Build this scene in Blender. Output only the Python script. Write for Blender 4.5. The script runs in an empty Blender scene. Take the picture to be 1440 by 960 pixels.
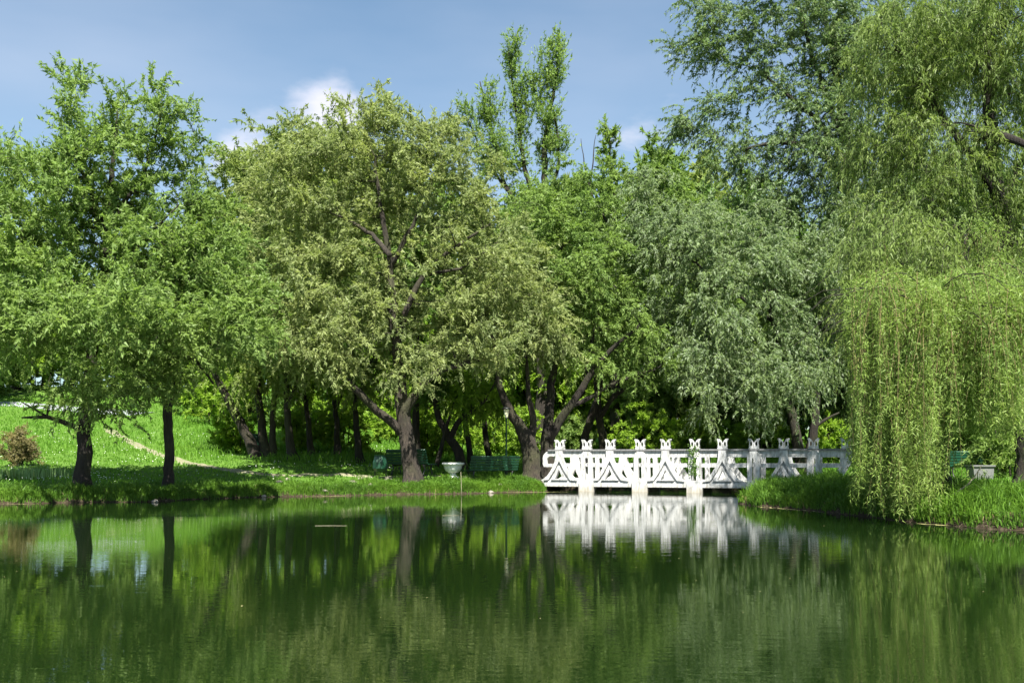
import bpy, math, random
import numpy as np
from mathutils import Vector
from mathutils.geometry import tessellate_polygon

# ------------------------------------------------------------------ camera, world, sun
sc = bpy.context.scene
F = 1400.0; HZ = 645.0; HC = 1.2           # focal length in photo pixels, horizon row, eye height above the water
SUN_EL, SUN_AZ = 54.0, 13.0                # sun behind the camera, to the right
cam = bpy.data.cameras.new('camera'); co = bpy.data.objects.new('camera', cam)
sc.collection.objects.link(co); sc.camera = co
cam.sensor_width = 36.0; cam.lens = 36.0 * F / 1440.0
cam.shift_y = (HZ - 480.0) / 1440.0
cam.clip_start = 0.1; cam.clip_end = 3000
co.location = (0, 0, HC); co.rotation_euler = (math.pi / 2, 0, 0)

w = bpy.data.worlds.new("World"); sc.world = w; w.use_nodes = True
nt = w.node_tree; nt.nodes.clear()
def N(nt, typ, **kw):
    n = nt.nodes.new(typ)
    for k, v in kw.items(): setattr(n, k, v)
    return n
out = N(nt, 'ShaderNodeOutputWorld'); bg = N(nt, 'ShaderNodeBackground'); bg.inputs[1].default_value = 0.046
sky = N(nt, 'ShaderNodeTexSky'); sky.sky_type = 'NISHITA'; sky.sun_disc = False
sky.sun_elevation = math.radians(SUN_EL); sky.sun_rotation = math.radians(180 - SUN_AZ)
sky.air_density = 1.0; sky.dust_density = 0.6; sky.ozone_density = 1.2
tc = N(nt, 'ShaderNodeTexCoord')
mp = N(nt, 'ShaderNodeMapping'); mp.inputs['Scale'].default_value = (1, 1, 2.2)
nt.links.new(tc.outputs['Generated'], mp.inputs[0])
no = N(nt, 'ShaderNodeTexNoise'); no.inputs['Scale'].default_value = 5.0; no.inputs['Detail'].default_value = 8; no.inputs['Roughness'].default_value = 0.55
nt.links.new(mp.outputs[0], no.inputs[0])
def gmask(d, width):                      # a soft bank of cloud about one direction of the sky
    v = Vector(d).normalized()
    m = N(nt, 'ShaderNodeVectorMath', operation='DISTANCE'); m.inputs[1].default_value = v
    nrm = N(nt, 'ShaderNodeVectorMath', operation='NORMALIZE'); nt.links.new(tc.outputs['Generated'], nrm.inputs[0])
    nt.links.new(nrm.outputs[0], m.inputs[0])
    r = N(nt, 'ShaderNodeMapRange'); r.inputs[1].default_value = 0; r.inputs[2].default_value = width
    r.inputs[3].default_value = 1; r.inputs[4].default_value = 0; r.interpolation_type = 'SMOOTHSTEP'
    nt.links.new(m.outputs['Value'], r.inputs[0]); return r.outputs[0]
def M2(a, b, op='ADD'):
    m = N(nt, 'ShaderNodeMath', operation=op)
    for i, x in enumerate((a, b)):
        if isinstance(x, (int, float)): m.inputs[i].default_value = x
        else: nt.links.new(x, m.inputs[i])
    return m.outputs[0]
g1 = M2(gmask((-0.265, 1, 0.302), 0.075), 0.74, 'MULTIPLY')
g2 = M2(gmask((-0.18, 1, 0.345), 0.06), 0.74, 'MULTIPLY')
g3 = M2(gmask((0.13, 1, 0.375), 0.10), 0.14, 'MULTIPLY')
g4 = M2(gmask((1.2, 1, 0.5), 0.5), 0.7, 'MULTIPLY')
g5 = M2(gmask((-1.2, .4, 0.4), 0.5), 0.7, 'MULTIPLY')
g = M2(M2(M2(g1, g2, 'MAXIMUM'), g3, 'MAXIMUM'), M2(g4, g5, 'MAXIMUM'), 'MAXIMUM')
cl = M2(g, M2(M2(no.outputs['Fac'], 0.5, 'SUBTRACT'), 2.6, 'MULTIPLY'))
r2 = N(nt, 'ShaderNodeMapRange'); r2.interpolation_type = 'SMOOTHSTEP'
r2.inputs[1].default_value = 0.28; r2.inputs[2].default_value = 0.85; r2.inputs[3].default_value = 0; r2.inputs[4].default_value = 0.85
nt.links.new(M2(cl, M2(g, 0.05, 'GREATER_THAN'), 'MULTIPLY'), r2.inputs[0])
thin = N(nt, 'ShaderNodeTexNoise'); thin.inputs['Scale'].default_value = 1.6; thin.inputs['Detail'].default_value = 5
mp2 = N(nt, 'ShaderNodeMapping'); mp2.inputs['Scale'].default_value = (1, 1, 3.5); nt.links.new(tc.outputs['Generated'], mp2.inputs[0]); nt.links.new(mp2.outputs[0], thin.inputs[0])
r3 = N(nt, 'ShaderNodeMapRange'); r3.inputs[1].default_value = 0.36; r3.inputs[2].default_value = 0.8; r3.inputs[3].default_value = 0.04; r3.inputs[4].default_value = 0.5
nt.links.new(thin.outputs['Fac'], r3.inputs[0])
tint = N(nt, 'ShaderNodeMix', data_type='RGBA', blend_type='MULTIPLY'); tint.inputs[0].default_value = 1
tint.inputs[7].default_value = (0.90, 1.06, 1.05, 1); nt.links.new(sky.outputs[0], tint.inputs[6])
mxa = N(nt, 'ShaderNodeMix', data_type='RGBA'); nt.links.new(r3.outputs[0], mxa.inputs[0]); nt.links.new(tint.outputs[2], mxa.inputs[6]); mxa.inputs[7].default_value = (5.2, 5.6, 6.6, 1)
mx = N(nt, 'ShaderNodeMix', data_type='RGBA'); nt.links.new(r2.outputs[0], mx.inputs[0]); nt.links.new(mxa.outputs[2], mx.inputs[6]); mx.inputs[7].default_value = (6.8, 6.7, 7.4, 1)
nt.links.new(mx.outputs[2], bg.inputs[0]); nt.links.new(bg.outputs[0], out.inputs[0])

sl = bpy.data.lights.new('sun', 'SUN'); so = bpy.data.objects.new('sun', sl); sc.collection.objects.link(so)
sl.energy = 4.7; sl.angle = math.radians(0.5); sl.color = (1.0, 0.955, 0.88)
el, az = math.radians(SUN_EL), math.radians(SUN_AZ)
SUND = Vector((math.sin(az) * math.cos(el), -math.cos(az) * math.cos(el), math.sin(el)))
so.rotation_euler = SUND.to_track_quat('Z', 'Y').to_euler()
so.location = (0, -20, 40)
sc.view_settings.view_transform = 'Standard'; sc.view_settings.look = 'None'
sc.view_settings.exposure = 1.78; sc.view_settings.gamma = 1.0
sc.render.engine = 'CYCLES'
sc.cycles.max_bounces = 8; sc.cycles.transparent_max_bounces = 4

# ------------------------------------------------------------------ helpers
def W(px, py, D):                         # photo pixel at distance D -> point in the world
    return np.array([(px - 720.0) / F * D, D, HC + (HZ - py) / F * D])
def nrm(a): return a / (np.linalg.norm(a, axis=-1, keepdims=True) + 1e-9)

class Acc:
    def __init__(s): s.v = []; s.f4 = []; s.f3 = []; s.n = 0; s.t4 = []; s.t3 = []
    def add(s, v, f, t=None):
        v = np.asarray(v, float).reshape(-1, 3); f = np.asarray(f, int)
        if len(f) == 0: return
        t = np.full(len(f), 0.5) if t is None else t
        if f.shape[1] == 4: s.f4.append(f + s.n); s.t4.append(t)
        else: s.f3.append(f + s.n); s.t3.append(t)
        s.v.append(v); s.n += len(v)
    def mesh(s, name, mat, smooth=False):
        me = bpy.data.meshes.new(name)
        V = np.concatenate(s.v).astype(np.float32)
        f4 = np.concatenate(s.f4) if s.f4 else np.zeros((0, 4), int)
        f3 = np.concatenate(s.f3) if s.f3 else np.zeros((0, 3), int)
        L = np.concatenate([f4.ravel(), f3.ravel()]).astype(np.int32)
        st = np.concatenate([np.arange(len(f4)) * 4, len(f4) * 4 + np.arange(len(f3)) * 3]).astype(np.int32)
        me.vertices.add(len(V)); me.vertices.foreach_set('co', V.ravel())
        me.loops.add(len(L)); me.loops.foreach_set('vertex_index', L)
        me.polygons.add(len(st)); me.polygons.foreach_set('loop_start', st)
        me.polygons.foreach_set('use_smooth', np.full(len(st), smooth))
        at = me.attributes.new('tint', 'FLOAT', 'FACE')
        at.data.foreach_set('value', np.concatenate(s.t4 + s.t3).astype(np.float32))
        me.update(calc_edges=True); me.materials.append(mat)
        return me
    def obj(s, name, mat, parent=None, smooth=False, **kw):
        return link(name, s.mesh(name, mat, smooth), parent, **kw)
def link(name, data, parent=None, **kw):
    o = bpy.data.objects.new(name, data); sc.collection.objects.link(o)
    if parent: o.parent = parent
    for k, v in kw.items(): o[k] = v
    return o
def thing(name, loc, label, category, group=None, rz=0.0):
    e = link(name, None, label=label, category=category)
    e.location = loc; e.rotation_euler = (0, 0, rz); e.empty_display_size = 0.3
    if group: e['group'] = group
    return e
def copy_tree(root, loc, label, rz=0.0, sca=None):
    r = root.copy(); sc.collection.objects.link(r); r.location = loc; r.rotation_euler = (0, 0, rz); r['label'] = label
    if sca: r.scale = sca
    for ch in list(root.children):
        c = ch.copy(); sc.collection.objects.link(c); c.parent = r
        for gch in list(ch.children):
            d = gch.copy(); sc.collection.objects.link(d); d.parent = c
    return r
BOXF = [(0, 1, 3, 2), (4, 6, 7, 5), (0, 4, 5, 1), (2, 3, 7, 6), (0, 2, 6, 4), (1, 5, 7, 3)]
def box(a, x0, x1, y0, y1, z0, z1, R=None, off=None, bev=0.0):
    if bev > 0:                           # chamfered along all edges of the x-z outline
        b = bev
        pts = [(x0 + b, z0), (x1 - b, z0), (x1, z0 + b), (x1, z1 - b), (x1 - b, z1), (x0 + b, z1), (x0, z1 - b), (x0, z0 + b)]
        prism(a, pts, [], y0, y1, R, off); return
    v = np.array([(x, y, z) for x in (x0, x1) for y in (y0, y1) for z in (z0, z1)], float)
    if R is not None: v = v @ np.array(R).T
    if off is not None: v = v + off
    a.add(v, BOXF)
def prism(a, outer, holes, y0, y1, R=None, off=None):
    """outline in x-z with holes, extruded from y0 to y1"""
    loops = [list(outer)] + [list(h) for h in holes]
    allp = [p for l in loops for p in l]; n = len(allp)
    tris = tessellate_polygon([[Vector((p[0], p[1], 0)) for p in l] for l in loops])
    v = np.array([(p[0], y0, p[1]) for p in allp] + [(p[0], y1, p[1]) for p in allp], float)
    if R is not None: v = v @ np.array(R).T
    if off is not None: v = v + off
    f3 = []
    for t in tris:
        p = [allp[i] for i in t]
        ar = (p[1][0] - p[0][0]) * (p[2][1] - p[0][1]) - (p[2][0] - p[0][0]) * (p[1][1] - p[0][1])
        i, j, k = t if ar > 0 else (t[0], t[2], t[1])
        f3.append((i, j, k)); f3.append((n + i, n + k, n + j))
    f4 = []; s = 0
    for li, l in enumerate(loops):
        m = len(l)
        ar = sum(l[i][0] * l[(i + 1) % m][1] - l[(i + 1) % m][0] * l[i][1] for i in range(m))
        flip = (ar > 0) == (li == 0)
        for i in range(m):
            p, q = s + i, s + (i + 1) % m
            f4.append((p, p + n, q + n, q) if flip else (p, q, q + n, p + n))
        s += m
    base = a.n
    a.add(v, np.array(f4)); a.f3.append(np.array(f3) + base); a.t3.append(np.full(len(f3), 0.5))
def tube(a, P, Rr, sides=6, jit=0.0, rng=None, cap=True):
    P = np.asarray(P, float); Rr = np.asarray(Rr, float); n = len(P)
    T = nrm(np.gradient(P, axis=0))
    up = np.array([0.13, 0.97, 0.2]) if abs(T[0][1]) < 0.8 else np.array([1, 0, 0.1])
    A = nrm(np.cross(T, up)); B = np.cross(T, A)
    th = np.arange(sides) / sides * 2 * math.pi
    ring = A[:, None] * np.cos(th)[None, :, None] + B[:, None] * np.sin(th)[None, :, None]
    rr = Rr[:, None] * np.ones(sides)
    if jit: rr = rr * (1 + jit * rng.standard_normal((1, sides)) + jit * 0.5 * rng.standard_normal((n, sides)))
    V = (P[:, None] + ring * rr[..., None]).reshape(-1, 3)
    i = np.arange(n - 1)[:, None] * sides; j = np.arange(sides)[None]; j2 = (j + 1) % sides
    Fc = np.stack([i + j, i + j2, i + sides + j2, i + sides + j], -1).reshape(-1, 4)
    a.add(V, Fc)
    if cap:
        b = a.n - len(V)
        if sides >= 3:
            for st, flip in ((0, True), ((n - 1) * sides, False)):
                t = [(st, st + k, st + k + 1) if not flip else (st, st + k + 1, st + k) for k in range(1, sides - 1)]
                a.f3.append(np.array(t) + b); a.t3.append(np.full(len(t), .5))
def lathe(a, prof, sides=24, off=(0, 0, 0), phase=0.0):
    th = np.arange(sides) / sides * 2 * math.pi + phase
    V = np.array([[(r * math.cos(t) + off[0], r * math.sin(t) + off[1], z + off[2]) for t in th] for r, z in prof]).reshape(-1, 3)
    n = len(prof)
    i = np.arange(n - 1)[:, None] * sides; j = np.arange(sides)[None]; j2 = (j + 1) % sides
    a.add(V, np.stack([i + j, i + j2, i + sides + j2, i + sides + j], -1).reshape(-1, 4))

# ------------------------------------------------------------------ materials
def mat(name):
    m = bpy.data.materials.new(name); m.use_nodes = True
    t = m.node_tree; b = t.nodes['Principled BSDF']; return m, t, b
def noise(t, scale, detail=4, vec=None, rough=0.55, dist=0.0):
    n = N(t, 'ShaderNodeTexNoise'); n.inputs['Scale'].default_value = scale; n.inputs['Detail'].default_value = detail
    n.inputs['Roughness'].default_value = rough; n.inputs['Distortion'].default_value = dist
    if vec is not None: t.links.new(vec, n.inputs['Vector'])
    return n.outputs['Fac']
def geo(t, sca=(1, 1, 1), obj=False):
    g_ = N(t, 'ShaderNodeTexCoord').outputs['Object'] if obj else N(t, 'ShaderNodeNewGeometry').outputs['Position']
    m = N(t, 'ShaderNodeMapping'); m.inputs['Scale'].default_value = sca; t.links.new(g_, m.inputs[0]); return m.outputs[0]
def ramp(t, fac, stops):
    r = N(t, 'ShaderNodeValToRGB'); e = r.color_ramp.elements
    while len(e) < len(stops): e.new(0.5)
    for k, (p, c) in enumerate(stops): e[k].position = p; e[k].color = (*c, 1)
    t.links.new(fac, r.inputs[0]); return r.outputs[0]
def mixc(t, fac, a, b, mode='MIX'):
    m = N(t, 'ShaderNodeMix', data_type='RGBA', blend_type=mode)
    for i, x in ((0, fac), (6, a), (7, b)):
        if isinstance(x, (int, float)): m.inputs[i].default_value = x
        elif isinstance(x, tuple): m.inputs[i].default_value = (*x, 1)
        else: t.links.new(x, m.inputs[i])
    return m.outputs[2]
def bump(t, b, h, dist, strength=1.0):
    n = N(t, 'ShaderNodeBump'); n.inputs['Distance'].default_value = dist; n.inputs['Strength'].default_value = strength
    t.links.new(h, n.inputs['Height']); t.links.new(n.outputs[0], b.inputs['Normal'])
def leafmat(name, c1, c2, under=None, trans=0.35, rough=0.5, spec=0.22):
    c1 = tuple(x * q for x, q in zip(c1, (1.05, 1.10, 1.12))); c2 = tuple(x * q for x, q in zip(c2, (1.12, 1.18, 1.22)))
    m, t, b = mat(name)
    at = N(t, 'ShaderNodeAttribute'); at.attribute_name = 'tint'
    c = mixc(t, at.outputs['Fac'], c1, c2)
    big = noise(t, 0.9, 5, geo(t))
    c = mixc(t, ramp(t, big, [(0.35, (0, 0, 0)), (0.68, (1, 1, 1))]), c, mixc(t, 0.65, c, (c2[0] * 1.12, c2[1] * 1.04, c2[2] * 0.75)))
    if under:
        bf = N(t, 'ShaderNodeNewGeometry').outputs['Backfacing']
        c = mixc(t, bf, c, under)
    t.links.new(c, b.inputs['Base Color']); b.inputs['Roughness'].default_value = rough
    b.inputs['Specular IOR Level'].default_value = spec
    tr = N(t, 'ShaderNodeBsdfTranslucent'); tcx = mixc(t, 1.0, c, (1.1, 1.18, 0.7), 'MULTIPLY'); t.links.new(tcx, tr.inputs[0])
    mxs = N(t, 'ShaderNodeMixShader'); mxs.inputs[0].default_value = trans
    t.links.new(b.outputs[0], mxs.inputs[1]); t.links.new(tr.outputs[0], mxs.inputs[2])
    t.links.new(mxs.outputs[0], t.nodes['Material Output'].inputs[0]); return m
def barkmat(name, c1, c2, c3):
    m, t, b = mat(name)
    n1 = noise(t, 16, 6, geo(t, (1, 1, 0.16)), 0.7, 0.5); n2 = noise(t, 1.4, 3, geo(t))
    c = ramp(t, n1, [(0.32, c1), (0.56, c2), (0.82, c3)])
    c = mixc(t, ramp(t, n2, [(0.45, (0, 0, 0)), (0.75, (0.5, 0.5, 0.5))]), c, (0.06, 0.07, 0.02))
    t.links.new(c, b.inputs['Base Color']); b.inputs['Roughness'].default_value = 0.9
    bump(t, b, n1, 0.12); return m

LM = dict(
    green=leafmat('leaf_green', (0.095, 0.155, 0.036), (0.19, 0.27, 0.075), trans=0.5),
    olive=leafmat('leaf_olive', (0.128, 0.164, 0.056), (0.258, 0.296, 0.122), trans=0.5),
    olive2=leafmat('leaf_olive_green', (0.108, 0.150, 0.036), (0.205, 0.255, 0.075), trans=0.5),
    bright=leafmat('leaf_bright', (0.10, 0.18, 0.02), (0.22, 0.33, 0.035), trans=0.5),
    silver=leafmat('leaf_silver', (0.092, 0.142, 0.052), (0.180, 0.240, 0.105), under=(0.24, 0.30, 0.18), trans=0.5),
    blue=leafmat('leaf_blue_green', (0.068, 0.118, 0.036), (0.135, 0.20, 0.072), under=(0.17, 0.23, 0.12), trans=.4),
    weep=leafmat('leaf_weeping', (0.095, 0.155, 0.028), (0.20, 0.275, 0.068), trans=0.42),
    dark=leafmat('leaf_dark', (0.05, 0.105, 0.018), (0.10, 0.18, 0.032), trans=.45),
    weep2=leafmat('leaf_hanging_olive', (0.085, 0.130, 0.032), (0.17, 0.225, 0.065), trans=0.5),
    red=leafmat('leaf_reddish', (0.10, 0.10, 0.035), (0.17, 0.14, 0.065)),
)
bark = barkmat('bark_dark', (0.008, 0.006, 0.004), (0.022, 0.016, 0.011), (0.06, 0.047, 0.034))
bark_l = barkmat('bark_pale', (0.010, 0.008, 0.005), (0.036, 0.027, 0.018), (0.12, 0.098, 0.07))
twigm = barkmat('twig_yellow', (0.12, 0.10, 0.03), (0.20, 0.16, 0.06), (0.28, 0.22, 0.09))

# ------------------------------------------------------------------ terrain
def WY(px, y):                             # point on the water line
    D = F * HC / (y - HZ); return ((px - 720) / F * D, D)
shore_l = [(-45, 20), (-30, 24.5)] + [WY(*p) for p in ((-60, 709), (0, 708), (60, 707.5), (130, 706), (205, 705.5), (260, 702.5), (300, 701), (350, 699),
          (400, 698), (450, 697.3), (500, 696.5), (560, 694.8), (610, 694.5), (655, 693.8), (700, 692.5), (745, 691.8))] + [(1.15, 36.0), (1.3, 37.2), (2.1, 40.5), (3.0, 44.5)]
shore_r = [(8.6, 44), (8.5, 40), (8.75, 36.2), (8.5, 34.2), (7.5, 31), (6.6, 28), (6.1, 25.8), (6.2, 24.9)] + [WY(*p) for p in ((1085, 713), (1130, 716.5), (1180, 722), (1230, 727.5),
          (1280, 734), (1330, 738.5), (1380, 743), (1440, 746), (1540, 752))] + [(14, 13), (26, 12), (45, 8)]
POND = np.array(shore_l + shore_r + [(48, 1.2), (20, 0.9), (4, 1.3), (-6, 1.0), (-20, 1.6), (-48, 2)])
_r = np.random.default_rng(3)
_pp = []                                    # roughen the shore line
for i in range(len(POND)):
    p, q = POND[i], POND[(i + 1) % len(POND)]
    L = np.linalg.norm(q - p); k = max(1, int(L / 0.45))
    for j in range(k):
        s = p + (q - p) * j / k
        if j: s = s + np.array([(q - p)[1], -(q - p)[0]]) / L * _r.normal() * 0.10
        _pp.append(s)
POND = np.array(_pp)
def sdist(x, y):
    """distance to the pond edge, + on land"""
    x = np.atleast_1d(x).astype(float); y = np.atleast_1d(y).astype(float)
    best = np.full(x.shape, 1e9); inside = np.zeros(x.shape, bool)
    n = len(POND)
    for i in range(n):
        ax, ay = POND[i]; bx, by = POND[(i + 1) % n]
        dx, dy = bx - ax, by - ay; L2 = dx * dx + dy * dy + 1e-12
        tt = np.clip(((x - ax) * dx + (y - ay) * dy) / L2, 0, 1)
        best = np.minimum(best, (x - ax - tt * dx) ** 2 + (y - ay - tt * dy) ** 2)
        if ay != by:
            c = ((ay > y) != (by > y)) & (x < dx * (y - ay) / dy + ax); inside ^= c
    d = np.sqrt(best); return np.where(inside, -d, d)
def sstep(a, b, x): t = np.clip((x - a) / (b - a), 0, 1); return t * t * (3 - 2 * t)
def hgt(x, y, sd=None):
    x = np.atleast_1d(x).astype(float); y = np.atleast_1d(y).astype(float)
    if sd is None: sd = sdist(x, y)
    ll = 1 - sstep(-11, 1, x)
    s = np.clip(y - 30, 0, 60)
    left = 4.7 * (s / 41) ** 1.35; left = np.where(left > 7, 7 + (left - 7) * 0.2, left)
    right = np.clip(y - 39, 0, 70) * 0.058
    land = 0.30 * (1 - np.exp(-np.clip(sd, 0, 99) / 0.16)) + 0.20 * sstep(0.4, 3.0, sd)
    land = land + (left * ll + right * (1 - ll)) * sstep(0.5, 5, sd)
    land = land + 0.045 * np.sin(x * 1.7 + y * 0.6) * np.sin(y * 1.3 - x * 0.4) * sstep(0.3, 2, sd) + 0.03 * np.sin(x * 5.1 + 1) * np.sin(y * 4.3) * sstep(0.1, 1, sd)
    return np.where(sd > 0, land, np.maximum(-1.0, sd * 0.9))
def H(x, y): return float(hgt(x, y)[0])
def G(px, py):                              # where the photo pixel's ray meets the ground
    D = np.linspace(12, 140, 2600); X = (px - 720) / F * D; Z = HC - (py - HZ) / F * D
    h = hgt(X, D); k = np.nonzero((Z <= h) & (h > -0.5))[0]
    i = k[0] if len(k) else len(D) - 1
    return np.array([X[i], D[i], h[i]])

def axis(lo, f0, f1, hi, fine):
    a = [f0]
    st = fine
    left = []; p = f0
    while p > lo: st *= 1.22; p -= st; left.append(p)
    mid = list(np.arange(f0, f1, fine)); p = f1; st = fine; right = [f1]
    while p < hi: st *= 1.22; p += st; right.append(p)
    return np.array(left[::-1] + mid + right)
xs = axis(-700, -17, 16, 700, 0.2); ys = axis(-120, 14, 41, 900, 0.18)
X, Y = np.meshgrid(xs, ys); SD = sdist(X.ravel(), Y.ravel()); Zt = hgt(X.ravel(), Y.ravel(), SD)
Zt = Zt + _r.normal(size=Zt.shape) * 0.012 * (SD > 0)
a = Acc(); nx, ny = len(xs), len(ys)
ii = (np.arange(ny - 1)[:, None] * nx + np.arange(nx - 1)[None]).ravel()
a.add(np.stack([X.ravel(), Y.ravel(), Zt], -1), np.stack([ii, ii + 1, ii + nx + 1, ii + nx], -1))
gm, t, b = mat('ground_soil_and_turf')
n1 = noise(t, 1.1, 5, geo(t)); n2 = noise(t, 14, 5, geo(t))
turf = mixc(t, n2, mixc(t, n1, (0.045, 0.11, 0.012), (0.11, 0.19, 0.028)), (0.07, 0.14, 0.02))
soil = ramp(t, n2, [(0.3, (0.03, 0.022, 0.012)), (0.5, (0.03, 0.023, 0.014)), (0.7, (0.085, 0.066, 0.042))])
sep = N(t, 'ShaderNodeSeparateXYZ'); t.links.new(N(t, 'ShaderNodeNewGeometry').outputs['Position'], sep.inputs[0])
mr = N(t, 'ShaderNodeMapRange'); mr.inputs[1].default_value = 0.24; mr.inputs[2].default_value = 0.34; t.links.new(sep.outputs[2], mr.inputs[0])
t.links.new(mixc(t, mr.outputs[0], soil, turf), b.inputs['Base Color']); b.inputs['Roughness'].default_value = 0.95; b.inputs['Specular IOR Level'].default_value = 0.15
bump(t, b, n2, 0.05)
a.obj('ground', gm, smooth=True, kind='structure')

# water
wm, t, b = mat('pond_water')
b.inputs['Base Color'].default_value = (0.0055, 0.0135, 0.003, 1); b.inputs['Roughness'].default_value = 0.0; b.inputs['IOR'].default_value = 1.45
b.inputs['Specular IOR Level'].default_value = 0.95
h1 = noise(t, 1.0, 4, geo(t, (1.3, 4.6, 1)), 0.58, 0.5); h2 = noise(t, 1.0, 2, geo(t, (0.8, 2.2, 1)), 0.5, 0.5); h3 = noise(t, 1.0, 2, geo(t, (3.4, 13, 1)), 0.6)
patch = noise(t, 1.0, 3, geo(t, (0.10, 0.22, 1)), 0.5)
pr = N(t, 'ShaderNodeMapRange'); pr.inputs[1].default_value = 0.38; pr.inputs[2].default_value = 0.62; pr.inputs[3].default_value = 0.3; pr.inputs[4].default_value = 1.4
t.links.new(patch, pr.inputs[0])
def mm(a_, b_, op):
    m = N(t, 'ShaderNodeMath', operation=op)
    for i, x in enumerate((a_, b_)):
        if isinstance(x, (int, float)): m.inputs[i].default_value = x
        else: t.links.new(x, m.inputs[i])
    return m.outputs[0]
hh = mm(mm(mm(h1, 0.0009, 'MULTIPLY'), mm(h3, 0.0008, 'MULTIPLY'), 'ADD'), pr.outputs[0], 'MULTIPLY')
hh = mm(hh, mm(h2, 0.0005, 'MULTIPLY'), 'ADD')
bump(t, b, hh, 1.0, 1.0)
a = Acc(); a.add([(-60, -2, 0), (60, -2, 0), (60, 50, 0), (-60, 50, 0)], [(0, 1, 2, 3)])
a.obj('water', wm, kind='structure')

# ------------------------------------------------------------------ paths on the slope
def ribbon(pts, wid, lift, rng, sub=10):
    P = []
    for i in range(len(pts) - 1):
        for s in range(sub): P.append(pts[i] * (1 - s / sub) + pts[i + 1] * s / sub)
    P.append(pts[-1]); P = np.array(P)
    for _ in range(6): P[1:-1] = (P[:-2] + 2 * P[1:-1] + P[2:]) / 4
    T = nrm(np.gradient(P[:, :2], axis=0)); Nn = np.stack([-T[:, 1], T[:, 0]], -1)
    wv = wid * (1 + 0.12 * rng.standard_normal(len(P)))
    cols = []
    for k in np.linspace(-1, 1, 7):
        q = P[:, :2] + Nn * (wv * 0.5 * k)[:, None]; cols.append(np.column_stack([q, hgt(q[:, 0], q[:, 1]) + lift - 0.05 * (abs(k) > 0.9)]))
    V = np.stack(cols, 1).reshape(-1, 3); n = len(P)
    i = np.arange(n - 1)[:, None] * 7; j = np.arange(6)[None]
    return V, np.stack([i + j, i + 7 + j, i + 8 + j, i + j + 1], -1).reshape(-1, 4), P
pm, t, b = mat('trodden_earth')
n1 = noise(t, 6, 6, geo(t)); n2 = noise(t, 0.9, 3, geo(t))
t.links.new(mixc(t, n2, ramp(t, n1, [(0.3, (0.13, 0.11, 0.07)), (0.7, (0.30, 0.26, 0.19))]), (0.13, 0.15, 0.06)), b.inputs['Base Color']); b.inputs['Roughness'].default_value = 0.95
bump(t, b, n1, 0.03)
PATHP = [G(*p) for p in ((148, 603), (172, 615), (196, 627), (222, 638), (258, 650), (300, 659), (350, 665), (420, 668.5), (500, 670), (545, 671), (600, 669))] + [np.array([0.6, 38.6, 0]), np.array([1.6, 38.8, 0])]
V, Fq, PC = ribbon(PATHP, 0.52, 0.03, np.random.default_rng(5)); a = Acc(); a.add(V, Fq); a.obj('path', pm, smooth=True, kind='structure')
rm, t, b = mat('pale_asphalt')
n1 = noise(t, 20, 4, geo(t)); t.links.new(ramp(t, n1, [(0.3, (0.20, 0.21, 0.23)), (0.7, (0.28, 0.29, 0.31))]), b.inputs['Base Color']); b.inputs['Roughness'].default_value = 0.9
RP = [np.array([-60., 58, 0]), G(-30, 566), G(40, 570), G(80, 574), G(120, 578), G(200, 583), np.array([-22., 66, 0])]
V, Fq, _ = ribbon([np.array(p) for p in RP[:1] + RP[1:6]], 2.2, 0.06, np.random.default_rng(6)); a = Acc(); a.add(V, Fq); a.obj('road', rm, smooth=True, kind='structure')

# ------------------------------------------------------------------ trees
def resample(P, step):
    P = np.asarray(P, float); d = np.r_[0, np.cumsum(np.linalg.norm(np.diff(P[:, :3], axis=0), axis=1))]
    n = max(3, int(d[-1] / step) + 1); s = np.linspace(0, d[-1], n)
    Q = np.stack([np.interp(s, d, P[:, k]) for k in range(P.shape[1])], -1)
    for _ in range(2): Q[1:-1] = (Q[:-2] + 2 * Q[1:-1] + Q[2:]) / 4
    return Q
def leaf_tris(pos, d, n, l, wd, a, tint):
    s = nrm(np.cross(d, n)) * wd[:, None] * 0.5; l = l[:, None]
    V = np.stack([pos + s, pos + d * l, pos - s], 1); m = len(pos)
    a.add(V.reshape(-1, 3), np.arange(m)[:, None] * 3 + np.arange(3)[None], tint)
def leaf_quads(pos, d, n, l, wd, a, tint):
    s = nrm(np.cross(d, n))
    l = l[:, None]; wd = wd[:, None]
    bend = n * l * 0.10
    V = np.stack([pos, pos + d * l * 0.45 + s * wd * 0.5 + bend, pos + d * l, pos + d * l * 0.45 - s * wd * 0.5 + bend], 1)
    m = len(pos); f = np.arange(m)[:, None] * 4 + np.arange(4)[None]
    a.add(V.reshape(-1, 3), f, tint)
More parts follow.
